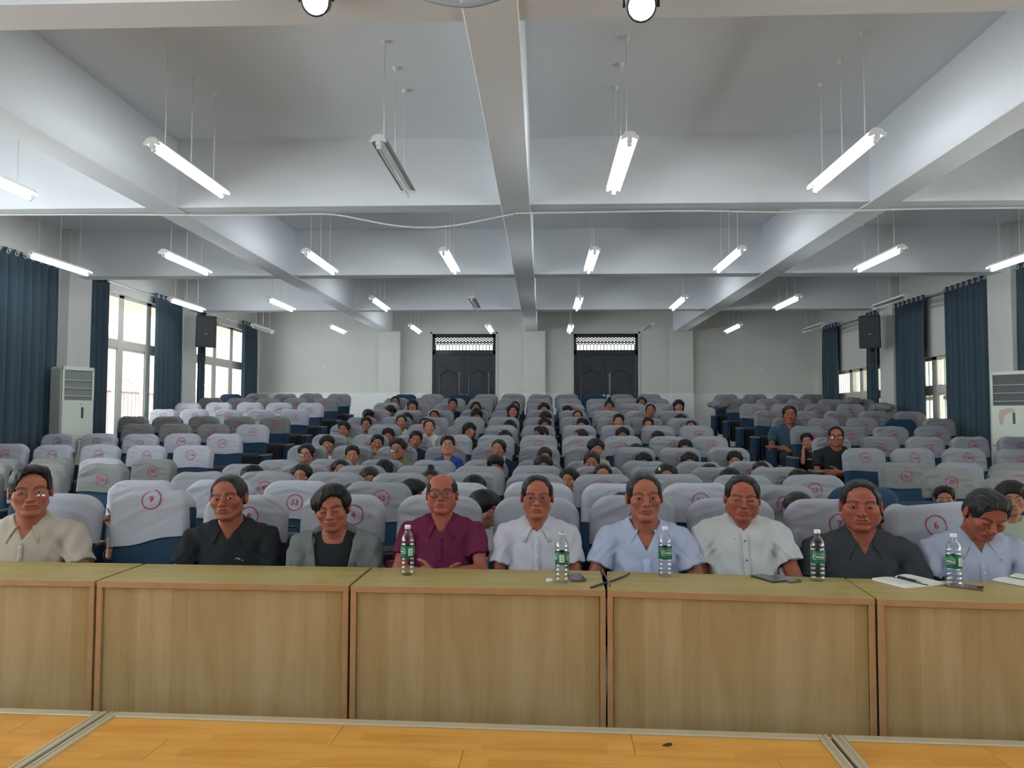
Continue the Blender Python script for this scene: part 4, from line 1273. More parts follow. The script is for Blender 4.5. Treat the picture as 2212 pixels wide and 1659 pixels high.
# body: arm pose = (elbow, wrist, hand kind, hand direction, hand normal), all for the side on +x, metres from the head centre
LAP = ((.225, .00, -.50), (.115, -.22, -.555), 'relaxed', (-.3, -.8, -.25), (.1, -.2, 1))
LAP_D = LAP
def mirror(a):
    e, w, k, d, n = a
    f = lambda t: (-t[0], t[1], t[2])
    return f(e), f(w), k, f(d), f(n)
def arms_of(L, R):
    """L is the arm on +x (picture right), R the arm on -x"""
    return [(1, L), (-1, R)]
SHO = (.182, .052, -.252)
def body_mesh(h, arms, s=1.0, wide=1.0, belly=1.0, legs=True):
    g = G((-.36, -.56 if legs else -.40, -1.12 if legs else -.72), (.36, .22, -.06), h)
    d = cap(g, (0, .038, -.10), (0, .047, -.22), .050, .056)
    d = smin(d, cap(g, (.0, .045, -.165), (.135 * wide, .052, -.232), .040, .042, True), .04)
    d = smin(d, ell(g, (0, .05, -.345), (.158 * wide, .102, .175)), .05)
    d = smin(d, cap(g, (.05, .052, -.245), (.150 * wide, .052, -.25), .050, .050, True), .03)
    d = smin(d, ell(g, (0, .040, -.50), (.150 * wide * belly, .112 * belly, .16)), .05)
    d = smin(d, ell(g, (0, .085, -.60), (.165 * wide, .11, .09)), .05)
    hands = []
    for sd, (e, w, kind, hd, hn) in arms:
        e2 = (e[0] * 1.0, e[1], e[2])
        sh = (sd * SHO[0] * wide, SHO[1], SHO[2])
        d = smin(d, cap(g, sh, e2, .047, .039), .03)
        d = smin(d, cap(g, e2, w, .039, .027), .012)
        hands.append((kind, sd < 0, w, hd, hn))
    if legs:
        d = smin(d, cap(g, (.085, .05, -.615), (.115, -.37, -.60), .078, .058, True), .03)
        d = smin(d, cap(g, (.115, -.37, -.60), (.115, -.34, -1.02), .055, .038, True), .02)
        d = smin(d, cap(g, (.115, -.33, -1.04), (.125, -.50, -1.065), .036, .030, True), .02)
    V, F = nets(d, g.ax)
    parts = [(V * s, F)]
    for kind, right, w, hd, hn in hands:
        hv, hf = hand_at(kind, right, w, hd, hn, .98)
        parts.append((hv * s, hf))
    return parts
def shirt_sdf(g, arms, wide=1.0, belly=1.0, off=.014, sleeve=.62, vneck=.0, vwide=.5, round_neck=False, seed=0, amp=.0042, front_open=0.0, hem=-.66):
    o = off
    d = ell(g, (0, .05, -.345), (.158 * wide + o, .102 + o, .175 + o))
    d = smin(d, cap(g, (.0, .045, -.165), (.135 * wide, .052, -.232), .040 + o, .042 + o, True), .04)
    d = smin(d, cap(g, (.05, .052, -.245), (.150 * wide, .052, -.25), .050 + o, .050 + o, True), .03)
    d = smin(d, ell(g, (0, .040, -.50), (.150 * wide * belly + o, .112 * belly + o, .16 + o)), .06)
    d = smin(d, ell(g, (0, .085, -.60), (.165 * wide + o, .11 + o, .09)), .05)
    for sd, (e, w, kind, hd, hn) in arms:
        sh = np.array((sd * SHO[0] * wide, SHO[1], SHO[2])); e = np.array(e)
        if sleeve <= 1:
            end = sh + (e - sh) * sleeve
            c = cap(g, sh, end + (end - sh) * .2, .050 + o, .054 + o)
            dv = (e - sh) / np.linalg.norm(e - sh)
            pl = (g.X - F32(end[0])) * F32(dv[0]) + (g.Y - F32(end[1])) * F32(dv[1]) + (g.Z - F32(end[2])) * F32(dv[2])
            c = np.maximum(c, pl)
            d = smin(d, c, .018)
        else:
            d = smin(d, cap(g, sh, e, .050 + o, .044 + o), .02)
            wv = np.array(w)
            d = smin(d, cap(g, e, e + (wv - e) * (sleeve - 1), .044 + o, .034 + o), .02)
    s = seed
    fold = np.sin(g.X * 38 + g.Z * 30 + s) * np.sin(g.Z * 24 - g.X * 17 + s * 1.7) + .8 * np.sin(np.abs(g.X) * 70 - g.Z * 52 + g.Y * 30 + s * .6) * sm(np.abs(g.X), .05, .14) + .6 * np.sin(g.Z * 70 + g.X * 25 + s) * sm(-g.Z, .42, .55)
    fold = fold + .55 * np.sin(np.abs(g.X) * 120 + g.Z * 85 + np.sin(g.Z * 40 + s) * 1.5 + s) * sm(np.abs(g.X), .08, .16) * sm(-g.Z, .24, .32) + .45 * np.sin(g.X * 55 + np.sin(g.Z * 18 + s * 2) * 2.2 + s) * sm(-g.Z, .26, .36)
    d = d + F32(amp) * fold.astype(F32)
    d = np.maximum(d, F32(hem) - g.Z)
    neck = cap(g, (0, .038, -.08), (0, .045, -.185), .060, .062)
    d = ssub(d, neck, .008)
    if round_neck:
        d = ssub(d, ell(g, (0, -.02, -.150), (.070, .075, .050 + vneck)), .006)
    elif vneck:
        v = np.abs(g.X) - (g.Z + F32(.165 + vneck)) * F32(vwide)
        v = np.maximum(v * F32(.88), g.Y - F32(.03))
        d = ssub(d, v + 0 * d, .004)
    if front_open:
        v = np.abs(g.X) - (F32(front_open) + np.maximum(0, g.Z + F32(.40)) * F32(.18))
        v = np.maximum(v, g.Y - F32(.02))
        d = ssub(d, v + 0 * d, .006)
    return d
def shirt_mesh(h, arms, s=1.0, **kw):
    xs = max(abs(a[1][0][0]) for a in arms) + .09
    if kw.get('sleeve', .6) > 1: xs += .04
    ylo = -.16 if kw.get('sleeve', .6) <= 1 else -.34
    g = G((-xs, ylo, -.70), (xs, .20, -.11), h)
    d = shirt_sdf(g, arms, **kw)
    V, F = nets(d, g.ax)
    # a height map of the front for plackets, buttons and logos
    neg = d < 0
    first = np.argmax(neg, axis=1); any_ = neg.any(axis=1)
    ys = np.where(any_, g.ax[1][first], .05)
    def fy(x, z):
        i = int(np.clip(round((x - g.ax[0][0]) / h), 0, len(g.ax[0]) - 1)); k = int(np.clip(round((z - g.ax[2][0]) / h), 0, len(g.ax[2]) - 1))
        i2 = slice(max(0, i - 2), i + 3); k2 = slice(max(0, k - 2), k + 3)
        return float(np.mean(ys[i2, k2])) * s
    last = neg.shape[2] - 1 - np.argmax(neg[:, :, ::-1], axis=2)
    zt = np.where(neg.any(axis=2), g.ax[2][last], -1.0)
    def fz(x, y):
        i = int(np.clip(round((x - g.ax[0][0]) / h), 0, len(g.ax[0]) - 1)); k = int(np.clip(round((y - g.ax[1][0]) / h), 0, len(g.ax[1]) - 1))
        return float(zt[i, k])
    fy.top = fz
    return V * s, F, fy

def trousers_mesh(h, s=1.0):
    g = G((-.25, -.50, -1.06), (.25, .24, -.52), h)
    d = ell(g, (0, .085, -.60), (.182, .126, .10))
    d = smin(d, cap(g, (.085, .05, -.615), (.115, -.37, -.60), .092, .074, True), .03)
    d = smin(d, cap(g, (.115, -.37, -.60), (.115, -.34, -1.02), .070, .056, True), .02)
    V, F = nets(d, g.ax)
    return V * s, F
def shoe_mesh(s=1.0):
    g = G((-.08, -.60, -1.14), (.33, -.24, -.98), .012)
    d = cap(g, (.115, -.32, -1.06), (.128, -.52, -1.075), .046, .038)
    d = np.maximum(d, F32(-1.105) - g.Z)
    V, F = nets(d, g.ax)
    return V * s, F

M_skin = mat('skin', (1, 1, 1), .5, spec=.35, attr=True)
M_hair = mat('hair_black', (.005, .0045, .005), .5, spec=.3, noise=(160, (1, 1, .25), (.012, .011, .011), .35, .7))
M_hairgrey = mat('hair_greying', (.010, .0095, .010), .5, spec=.3, noise=(260, (1, 1, .3), (.060, .058, .056), .5, .78))
M_hairbrown = mat('hair_dark_brown', (.010, .007, .006), .5, spec=.3, noise=(160, (1, 1, .25), (.022, .015, .012), .35, .7))
M_trouser = mat('trouser_dark', (.022, .024, .030), .8)
M_shoe = mat('shoe_black', (.015, .015, .016), .5)
M_sclera = mat('eye_white', (.62, .58, .54), .25)
M_iris = mat('eye_iris', (.012, .009, .008), .15)
def cloth(name, c, **k): return mat(name, c, .85, spec=.2, **k)

eye_me = None
def eyes(parent, M, s, look=(0, 0)):
    """eyeballs with irises, in head coordinates"""
    global eye_me
    if eye_me is None:
        eye_me = MB(); 
        n, m = 16, 10
        P = [(math.sin(math.pi * j / m) * math.cos(2 * math.pi * i / n) * .0128, math.sin(math.pi * j / m) * math.sin(2 * math.pi * i / n) * .0128, math.cos(math.pi * j / m) * .0128) for i in range(n) for j in range(m + 1)]
        a = MB().grid(P, n, m + 1, True).mesh('eye', M_sclera, True)
        prof = [(.0001, -.01305), (.0030, -.01295), (.0058, -.01175), (.0062, -.0110)]
        b = MB(); P = [(r * math.cos(2 * math.pi * k / 16), y, r * math.sin(2 * math.pi * k / 16)) for r, y in prof for k in range(16)]
        F = [(i * 16 + k, i * 16 + (k + 1) % 16, (i + 1) * 16 + (k + 1) % 16, (i + 1) * 16 + k) for i in range(3) for k in range(16)]
        b.add(P, F); eye_me = (a, b.mesh('iris', M_iris, True))
    for sx in (-1, 1):
        e = inst('eye', eye_me[0], parent)
        e.matrix_local = M @ Matrix.Scale(s, 4) @ Matrix.Translation((sx * .0312, -.0752, -.0003)) @ Matrix.Rotation(look[0], 4, 'Z') @ Matrix.Rotation(look[1], 4, 'X')
        inst('iris', eye_me[1], e)

def glasses(parent, M, s, mat_frame, r=.0013, w=.025, h=.017, rimless=False, tint=None):
    mb = MB(); L_ = []
    for sx in (-1, 1):
        pts = []
        for k in range(25):
            t = 2 * math.pi * k / 24
            x = w * math.copysign(abs(math.cos(t)) ** .6, math.cos(t)); z = h * math.copysign(abs(math.sin(t)) ** .7, math.sin(t))
            pts.append((sx * .0325 + x, -.1040 + abs(sx * .0325 + x) ** 2 * 4.0, -.004 + z))
        if rimless: mb.tube([p for p in pts[0:13]], r, 6, False)
        else: mb.tube(pts, r, 6, False)
        L_.append(pts[:-1])
        mb.tube([(sx * (.0325 + w), -.0930, .003), (sx * .078, -.060, .004), (sx * .0815, .012, .002), (sx * .080, .028, -.012)], r * .9, 6)
    mb.tube([(-.0085, -.1035, .001), (0, -.1065, .003), (.0085, -.1035, .001)], r, 6)
    o = mb.obj('glasses', mat_frame, parent, True)
    o.matrix_local = M @ Matrix.Scale(s, 4)
    for pts in L_:
        c = Vector((sum(p[0] for p in pts) / len(pts), sum(p[1] for p in pts) / len(pts) - .0006, sum(p[2] for p in pts) / len(pts)))
        m2 = MB().add([c] + pts, [(0, k + 1, (k + 1) % len(pts) + 1) for k in range(len(pts))])
        m2.obj('lens', pane_mat('spectacle_lens', (.97, .98, .98), .09), o)
    return o

def collar(parent, s, mat_, fy, spread=.5, drop=.050, stand=.030, open_=.5, rise=0.0, lift=0.0):
    """turned down shirt collar round the neck, its fall lying on the shirt"""
    n = 40; rows = []
    for i in range(n + 1):
        t = -1 + 2 * i / n
        a = t * (math.pi - open_)           # 0 = back of the neck
        sx, cy = math.sin(a), math.cos(a)
        f = float(sm(np.array(abs(t)), .50, 1.0))
        cy0, rx, ry = .043, .0610, .060
        zb = -.128 - .072 * float(sm(np.array(abs(t)), .22, 1.0)) + rise
        top = (rx * sx, cy0 + ry * cy - .014 * f, zb + stand)
        mid = ((rx + .008) * sx, cy0 + (ry + .008) * cy - .017 * f, zb + stand * .92)
        d = drop * (1 + .45 * f)
        lo = [(rx + .026) * sx + math.copysign(.045 * f * spread, sx), cy0 + (ry + .024) * cy - .022 * f, zb + stand * .85 - d]
        zt = fy.top(lo[0], lo[1])
        if cy > -.35 and zt > -.5: lo[2] = max(lo[2], zt + .005 + lift)
        yf = fy(lo[0], lo[2]) / s - .007 - lift
        if abs(t) > .60: lo[1] = min(lo[1], yf)
        mi2 = [mid[k] * .5 + lo[k] * .5 for k in range(3)]
        mi2[0] += .006 * sx; mi2[1] += .006 * cy
        if cy > -.35: mi2[2] += .006
        else: mi2[1] = min(mi2[1], fy(mi2[0], mi2[2]) / s - .009 - lift)
        bot = (rx * sx, cy0 + ry * cy - .008 * f, zb - .02)
        rows.append((bot, top, mid, mi2, lo))
    P = [tuple(c * s for c in p) for r_ in rows for p in r_]
    o = MB().grid(P, n + 1, 5).obj('collar', mat_, parent, True)
    md = o.modifiers.new('thick', 'SOLIDIFY'); md.thickness = .0035 * s; md.offset = 0
    return o

def placket(parent, s, fy, mat_, z0, z1, w=.014, btn=None, nb=4, mb_mat=None, tilt=0.0):
    P = []
    n = 14
    for i in range(n + 1):
        z = z0 + (z1 - z0) * i / n
        for x in (-w, w):
            xx = x + tilt * (i / n)
            P.append((xx * s, fy(xx, z) - .0075 * s, z * s))
    o = MB().grid(P, n + 1, 2).obj('placket', mat_, parent, True)
    md = o.modifiers.new('thick', 'SOLIDIFY'); md.thickness = .0025
    bm = MB().lathe([(.001, .0022), (.0045, .0022), (.0055, .0010), (.0055, -.001)], 12).mesh('button', btn or mat_)
    for k in range(nb):
        t = (k + .4) / nb
        z = z0 + (z1 - z0) * t; xx = tilt * t
        inst('button', bm, o, loc=(xx * s, fy(xx, z) - .0095 * s, z * s), rot=(math.pi / 2, 0, 0))
    return o

# ------------------------------------------------------------------ people
def rot_head(yaw, pitch, roll):
    piv = Vector((0, .03, -.115))
    R = Matrix.Rotation(math.radians(yaw), 4, 'Z') @ Matrix.Rotation(math.radians(roll), 4, 'Y') @ Matrix.Rotation(math.radians(pitch), 4, 'X')
    return Matrix.Translation(piv) @ R @ Matrix.Translation(-piv) @ Matrix.Diagonal((1.13, 1.03, 1.0, 1.0))

UP = .026
def man(px, top, chin, Y, pose, face, hairkw, skin, hair_m, shirt_kw, shirt_m, label, arms=None, eye=1.0, spec=None, wide=1.0, belly=1.0, fine=.0026, look=(0, 0), extras=None, colkw=None, lean=0.0):
    s = (chin - top) * Y / FPX / .243
    c = at_y(px, (top + chin) / 2 + 2, Y)
    arms = arms or arms_of(LAP, mirror(LAP))
    turn = math.degrees(math.atan2(-c.x, c.y))      # people look towards the stage
    H = rot_head(pose[0] + turn * .55, pose[1], pose[2])
    V, F = head_mesh(fine, eye=eye, **face)
    C = head_color(V, skin, eye=eye, ln=face.get('length', 1.0), mouth=face.get('mouth', 1.0), **(colkw or {}))
    parts = [(xf(V, H) * s, F, C)]
    for bv, bf in body_mesh(.012, arms, s, wide, belly): parts.append((bv + np.array((0, 0, UP * s), F32), bf, skin))
    V, F, C = join(parts)
    root = link('person', np_mesh('person', V, F, M_skin, True, C))
    root.location = c; root.rotation_euler.z = math.radians(turn * .33)
    tag(root, label, 'person')
    Hs = Matrix.Translation((0, 0, 0)) @ Matrix.Scale(s, 4) @ H @ Matrix.Scale(1 / s, 4)
    hv, hf = hair_mesh(max(.0032, fine * 1.3), **hairkw)
    h = link('hair', np_mesh('hair', hv * s, hf, hair_m), None, root); h.matrix_local = Hs
    if eye > .25: eyes(root, Hs, s, look)
    if spec: glasses(root, Hs, s, **spec)
    kw = dict(wide=wide, belly=belly); kw.update(shirt_kw)
    sv, sf, fy = shirt_mesh(.0058 if fine < .004 else .011, arms, s, **kw)
    sh = link('shirt', np_mesh('shirt', sv, sf, shirt_m), None, root); sh.location = (0, 0, UP * s)
    tv, tf = TROU
    t = link('trousers', np_mesh('trousers', tv * s, tf, M_trouser), None, root); t.location = (0, 0, UP * s)
    n0 = len(root.children)
    if extras: extras(root, s, fy, sh)
    for c_ in root.children[n0:]: c_.location.z += UP * s
    return root
TROU = trousers_mesh(.020)
TAN = (.32, .108, .066); TAN2 = (.28, .088, .052); TAN3 = (.34, .120, .075); RED = (.31, .090, .058)
C_beige = cloth('shirt_beige', (.44, .385, .32)); C_blk = cloth('shirt_black', (.018, .020, .023)); C_grey = cloth('jacket_grey', (.15, .165, .165))
C_pur = cloth('shirt_purple', (.120, .016, .050)); C_white = cloth('shirt_white_blue', (.50, .49, .56)); C_lblue = cloth('shirt_light_blue', (.40, .44, .60))
C_white2 = cloth('shirt_white', (.52, .53, .53)); C_dgrey = cloth('shirt_dark_grey', (.040, .045, .050)); C_lblue2 = cloth('shirt_pale_blue', (.38, .42, .54))
C_navy = cloth('cloth_navy', (.012, .018, .040)); C_bluegrey = cloth('polo_blue_grey', (.045, .085, .125))
M_btn = mat('button_pale', (.70, .70, .72), .35)
M_fthin = mat('frame_dark', (.06, .035, .03), .35); M_fbrown = mat('frame_brown', (.07, .02, .018), .3); M_fgold = mat('frame_pale', (.45, .36, .26), .3, metal=.6); M_fgrey = mat('frame_grey', (.20, .19, .18), .3, metal=.5)
OUT_R = ((-.275, -.03, -.47), (-.20, -.22, -.60), 'relaxed', (.3, -.8, -.25), (-.1, -.2, 1))
OUT_L = mirror(OUT_R)
FOLD_L = ((.240, -.05, -.455), (-.03, -.205, -.445), 'flat', (-1, .1, .0), (0, -1, .2))
FOLD_R = ((-.240, -.05, -.455), (.03, -.185, -.470), 'flat', (1, .1, .0), (0, -1, .2))

def x_beige(root, s, fy, sh):
    collar(root, s, C_beige, fy, spread=.5, open_=.55, drop=.052)
    for sd in (1, -1):     # sleeve stripe
        pass
    placket(sh, s, fy, C_beige, -.275, -.36, .012, M_btn, 2)
man(62, 1003, 1112, 4.20, (4, 2, -2), dict(fold=.8, jaw=1.0, length=1.03, neck=1.05, gape=.3), dict(off=.008, fz=.152, fx=.086, nape=-.05, part=.4, amp=.0018, top=.003), TAN3, M_hair,
    dict(vneck=.095, vwide=.62, seed=1), C_beige, 'man in beige polo and thin glasses sitting at the left end of the front row', arms_of(OUT_L, OUT_R), .85, dict(mat_frame=M_fgrey, r=.0009, rimless=True, w=.026, h=.015), wide=1.08, belly=1.05, extras=x_beige, colkw=dict(old=.2))
def x_black(root, s, fy, sh):
    collar(root, s, C_blk, fy, spread=.45, open_=.6, drop=.05)
    lg = MB(); P = []
    for (x, z) in ((.045, -.345), (.060, -.336), (.068, -.340), (.095, -.352), (.088, -.356), (.066, -.345), (.060, -.343)):
        P.append((x * s, fy(x, z) - .004, z * s))
    lg.add(P, [(0, 1, 6), (1, 2, 5, 6), (2, 3, 4, 5)]); lg.obj('logo', mat('logo_grey', (.30, .31, .32), .6), sh)
man(497, 1024, 1122, 4.24, (-17, -2, -3), dict(fold=.7, jaw=1.0, cheek=1.05, smile=.3, gape=.3), dict(off=.006, fz=.158, fx=.086, nape=-.05, amp=.0012), TAN2, M_hairgrey,
    dict(vneck=.085, vwide=.7, seed=2), C_blk, 'man in black polo with small chest logo, second man from the left', arms_of(LAP, OUT_R), .8, wide=1.07, extras=x_black, colkw=dict(browt=1.1), look=(.2, 0))
def x_jacket(root, s, fy, sh):
    # inner black tee and lapels
    arms = arms_of(LAP, mirror(LAP))
    v, f, _ = shirt_mesh(.007, arms, s, off=.006, sleeve=.3, round_neck=True, vneck=.0, seed=3, amp=.001, wide=1.0)
    link('t_shirt', np_mesh('t_shirt', v, f, C_blk), None, root)
    for sx in (-1, 1):
        P = []; n = 12
        for i in range(n + 1):
            t = i / n; z = -.165 - .37 * t
            xi = .062 + .020 * t; w = .052 * math.sin(math.pi * min(1, .28 + t * .75)) ** .8
            for q in (0, .5, 1):
                x = xi + w * q
                yy = fy(sx * max(x, .075), max(min(z, -.235), -.6)) / s - .007 - .004 * q * (1 - q) * 4
                if t < .2: yy = yy * (t / .2) + (.0 + (1 - t / .2) * .03) * (1 - t / .2)
                P.append((sx * x * s, yy * s, z * s))
        o = MB().grid(P, n + 1, 3).obj('lapel', C_grey, sh, True)
        md = o.modifiers.new('thick', 'SOLIDIFY'); md.thickness = .006; md.offset = 0
    collar(root, s, C_grey, fy, drop=.04, open_=1.0, stand=.022, spread=.2)
man(722, 1044, 1140, 4.24, (-8, 7, -5), dict(fold=.7, jaw=.97, gape=.15), dict(off=.014, fz=.134, fx=.080, nape=-.06, part=.9, amp=.0014, top=.010, side=.003, ear=.95), TAN, M_hair,
    dict(front_open=.075, sleeve=1.8, off=.024, seed=3), C_grey, 'man with eyes closed in grey jacket over black shirt, third man from the left', None, .12, wide=1.0, extras=x_jacket, colkw=dict(browt=1.25))
def x_purple(root, s, fy, sh):
    collar(root, s, C_pur, fy, spread=.55, open_=.5, drop=.055)
    placket(sh, s, fy, C_pur, -.27, -.40, .013, mat('button_dark', (.05, .01, .03), .4), 3)
man(954, 1022, 1111, 4.24, (-3, -7, 0), dict(fold=.6, jaw=1.08, cheek=1.05, fat=.5, nose=1.05), dict(off=.006, fz=.150, fx=.084, nape=-.05, amp=.0012, bald=.016, thin=.006), RED, M_hairgrey,
    dict(vneck=.085, vwide=.62, seed=4), C_pur, 'balding man in purple polo and dark rimmed glasses leaning on folded arms', arms_of(FOLD_L, FOLD_R), .3, dict(mat_frame=M_fbrown, r=.0022, w=.027, h=.018), wide=1.06, belly=1.05, extras=x_purple)
def x_white(root, s, fy, sh):
    collar(root, s, C_white, fy, spread=.7, open_=.42, drop=.055)
    placket(sh, s, fy, C_white, -.245, -.62, .016, M_btn, 5)
man(1160, 1025, 1116, 4.24, (0, 0, 0), dict(fold=1.0, jaw=1.03, smile=-.8, length=1.04, nose=1.08), dict(off=.006, fz=.172, fx=.084, nape=-.05, part=.2, amp=.0013), TAN, M_hair,
    dict(vneck=.060, vwide=.66, seed=5), C_white, 'elderly man in buttoned white shirt and thin glasses, fifth man from the left', None, .7, dict(mat_frame=M_fthin, r=.0012, w=.024, h=.0135), extras=x_white, colkw=dict(old=.2, browt=1.2))
def x_lblue(root, s, fy, sh):
    collar(root, s, C_lblue, fy, spread=.75, open_=.62, drop=.058)
    placket(sh, s, fy, cloth('shirt_blue_strip', (.44, .54, .80)), -.335, -.62, .018, M_btn, 3)
man(1394, 1020, 1120, 4.24, (5, 0, -3), dict(fold=1.0, jaw=.96, length=1.06, nose=1.06, ear=1.1), dict(off=.0055, fz=.162, fx=.087, nape=-.045, amp=.0012), TAN, M_hairgrey,
    dict(vneck=.135, vwide=.52, seed=6), C_lblue, 'elderly man in open light blue shirt, sixth man from the left', arms_of(OUT_L, OUT_R), .7, wide=1.05, extras=x_lblue, colkw=dict(old=.25, browt=1.0))
def x_white2(root, s, fy, sh):
    collar(root, s, C_navy, fy, spread=.40, open_=.46, drop=.050, rise=-.002)
    collar(root, s, C_white2, fy, spread=.60, open_=.66, drop=.052, rise=.004, lift=.006)
    placket(sh, s, fy, C_white2, -.235, -.62, .017, mat('button_blue', (.10, .14, .22), .4), 4, tilt=.02)
    P = [(x * s, fy(x, z) - .0035, z * s) for x, z in ((-.105, -.33), (-.03, -.33), (-.03, -.42), (-.105, -.42))]
    MB().add(P, [(0, 1, 2, 3)]).obj('pocket', C_white2, sh)
man(1603, 1025, 1121, 4.24, (3, 2, 2), dict(fold=.6, jaw=1.08, cheek=1.1, fat=.8, smile=.4), dict(off=.0075, fz=.164, fx=.086, nape=-.05, part=-.3, amp=.0016), RED, M_hair,
    dict(vneck=.062, vwide=.5, seed=7), C_white2, 'smiling man with closed eyes in white shirt with dark collar lining', arms_of(OUT_L, LAP and mirror(LAP)), .2, dict(mat_frame=M_fgold, r=.0009, w=.025, h=.015, rimless=True), wide=1.08, belly=1.1, extras=x_white2)
def x_dark(root, s, fy, sh):
    collar(root, s, C_dgrey, fy, spread=.5, open_=.55, drop=.055)
man(1862, 1035, 1142, 4.22, (0, 1, 0), dict(fold=.7, jaw=1.08, cheek=1.05, fat=.8, nose=1.1, neck=1.1, gape=.25), dict(off=.006, fz=.158, fx=.088, nape=-.045, amp=.0012), RED, M_hair,
    dict(vneck=.095, vwide=.5, seed=8), C_dgrey, 'heavy man in dark grey polo, second man from the right', arms_of(OUT_L, OUT_R), .75, wide=1.12, belly=1.1, extras=x_dark, colkw=dict(browt=1.1))
def x_right(root, s, fy, sh):
    collar(root, s, C_lblue2, fy, spread=.7, open_=.6, drop=.058)
    placket(sh, s, fy, C_lblue2, -.30, -.62, .016, M_btn, 3)
man(2110, 1045, 1144, 4.20, (24, 28, 8), dict(fold=.8, jaw=1.0, nose=1.08), dict(off=.009, fz=.142, fx=.084, nape=-.05, amp=.0022, top=.003), RED, M_hairgrey,
    dict(vneck=.085, vwide=.55, seed=9), C_lblue2, 'man in pale blue shirt looking down, at the right end of the front row', arms_of(((.27, -.06, -.46), (.22, -.26, -.50), 'relaxed', (-.2, -.9, -.1), (0, -.1, 1)), OUT_R), .15, wide=1.08, extras=x_right)
# two adults among the right seats
def x_bg(root, s, fy, sh):
    collar(root, s, C_bluegrey, fy, spread=.6, open_=.55, drop=.055)
man(1706, 874, 913, ROW_Y[8] - .16, (3, 2, 0), dict(fold=.6, jaw=.98), dict(off=.009, fz=.140, fx=.084, nape=-.05, amp=.002), TAN, M_hair,
    dict(vneck=.08, vwide=.5, seed=10), C_bluegrey, 'man in blue grey polo sitting by the right aisle in the ninth row', arms_of(LAP, ((-.255, -.06, -.47), (-.10, -.26, -.47), 'relaxed', (.5, -.6, -.5), (0, -.4, 1))), .8, fine=.0045, wide=1.05, extras=x_bg)
man(1807, 919, 962, ROW_Y[6] - .18, (0, 0, 0), dict(fold=.5, jaw=1.05, fat=.5), dict(off=.006, fz=.152, fx=.086, nape=-.05, amp=.0014), TAN, M_hair,
    dict(round_neck=True, seed=11, sleeve=.7), C_blk, 'man in black t-shirt and glasses with folded arms by the right aisle, seventh row', arms_of(FOLD_L, FOLD_R), .8, dict(mat_frame=M_fbrown, r=.0018, w=.025, h=.016), fine=.0045, wide=1.1, belly=1.05)
FILL |= {(0, k) for k in (5, 7, 8, 9, 10, 11, 12, 13, 14)} | {(8, 15), (6, 15)}

# children
SKIN_K = [(.36, .155, .100), (.39, .175, .118), (.31, .125, .078)]
FACES = {}
def kid_face(kind):
    if kind not in FACES:
        kw = {'boy': dict(jaw=.98, nose=.88, fold=0, brow=.7, ear=1.1, neck=.80, length=.91, mouth=.88), 'girl': dict(jaw=.94, nose=.82, fold=0, brow=.5, ear=.95, neck=.72, length=.90, cheek=1.04, mouth=.85),
              'chub': dict(jaw=1.06, nose=.9, fold=0, brow=.7, ear=1.0, neck=.92, fat=.9, length=.92, mouth=.9)}[kind]
        FACES[kind] = head_mesh(.0050, eye=0, **kw)
    return FACES[kind]
POSES = dict(F=(0, 0, 0), L=(-16, 2, 0), R=(16, 2, 0), D=(0, 16, 0), U=(0, -8, 0), TL=(-6, 2, -12), TR=(6, 2, 12), DR=(22, 22, 8), DL=(-22, 22, -8), SR=(55, 8, 0), SL=(-55, 8, 0), LEAN=(10, 12, 26), B=(150, 10, 0))
ARMS = dict(lap=arms_of(LAP, mirror(LAP)), fold=arms_of(FOLD_L, FOLD_R),
            chin=arms_of(((.20, -.15, -.40), (.085, -.155, -.185), 'curl', (-.75, -.15, .6), (.3, -.9, .2)), mirror(LAP)),
            grip=arms_of(((.17, -.16, -.36), (.085, -.20, -.195), 'curl', (-.1, -.3, 1), (0, .9, .3)), ((-.17, -.16, -.36), (-.085, -.20, -.195), 'curl', (.1, -.3, 1), (0, .9, .3))),
            mouth=arms_of(LAP, ((-.15, -.18, -.40), (-.045, -.175, -.190), 'fist', (.35, -.05, .9), (.0, -1, .1))),
            cheek=arms_of(LAP, ((-.125, -.22, -.40), (-.105, -.09, -.150), 'curl', (.25, .25, .95), (-.8, -.5, .1))),
            rest=arms_of(((.16, -.20, -.38), (.105, -.115, -.150), 'curl', (-.35, .2, .9), (.8, -.5, .1)), mirror(LAP)),
            vsign=arms_of(((.22, -.06, -.40), (.145, -.04, -.165), 'point', (-.15, .0, 1), (0, .9, .2)), mirror(LAP)),
            wave=arms_of(LAP, ((-.17, -.10, -.24), (-.155, -.17, .035), 'point', (-.45, -.1, 1), (.2, .9, .2))))
HAIRS = {}
HK = dict(crew=dict(off=.012, fz=.126, fx=.084, nape=-.045, top=.006, amp=.0020), bowl=dict(off=.017, fz=.092, fx=.080, nape=-.055, side=.004, ear=.8, amp=.0022), short=dict(off=.009, fz=.136, fx=.085, nape=-.04, amp=.0018),
          messy=dict(off=.015, fz=.105, fx=.079, nape=-.05, top=.008, amp=.0042, seed=2), pulled=dict(off=.008, fz=.140, fx=.080, nape=-.06, amp=.0014, tail=.04, ear=.7), parted=dict(off=.012, fz=.122, fx=.076, nape=-.06, amp=.0018, side=.004, tail=.06, ear=.6, part=.3),
          bangs=dict(off=.015, fz=.086, fx=.078, nape=-.06, side=.006, amp=.002, long=.05), bob=dict(off=.014, fz=.112, fx=.073, amp=.002, long=.06, side=.006), long=dict(off=.013, fz=.124, fx=.074, amp=.002, long=.10, part=.3), bun=dict(off=.009, fz=.132, fx=.080, nape=-.05, amp=.0014, bun=1.0, ear=.7))
def kid_hair(k):
    if k not in HAIRS:
        v, f = hair_mesh(.0062, **HK[k]); HAIRS[k] = np_mesh('hair', v, f, M_hair)
    return HAIRS[k]
KB = .80
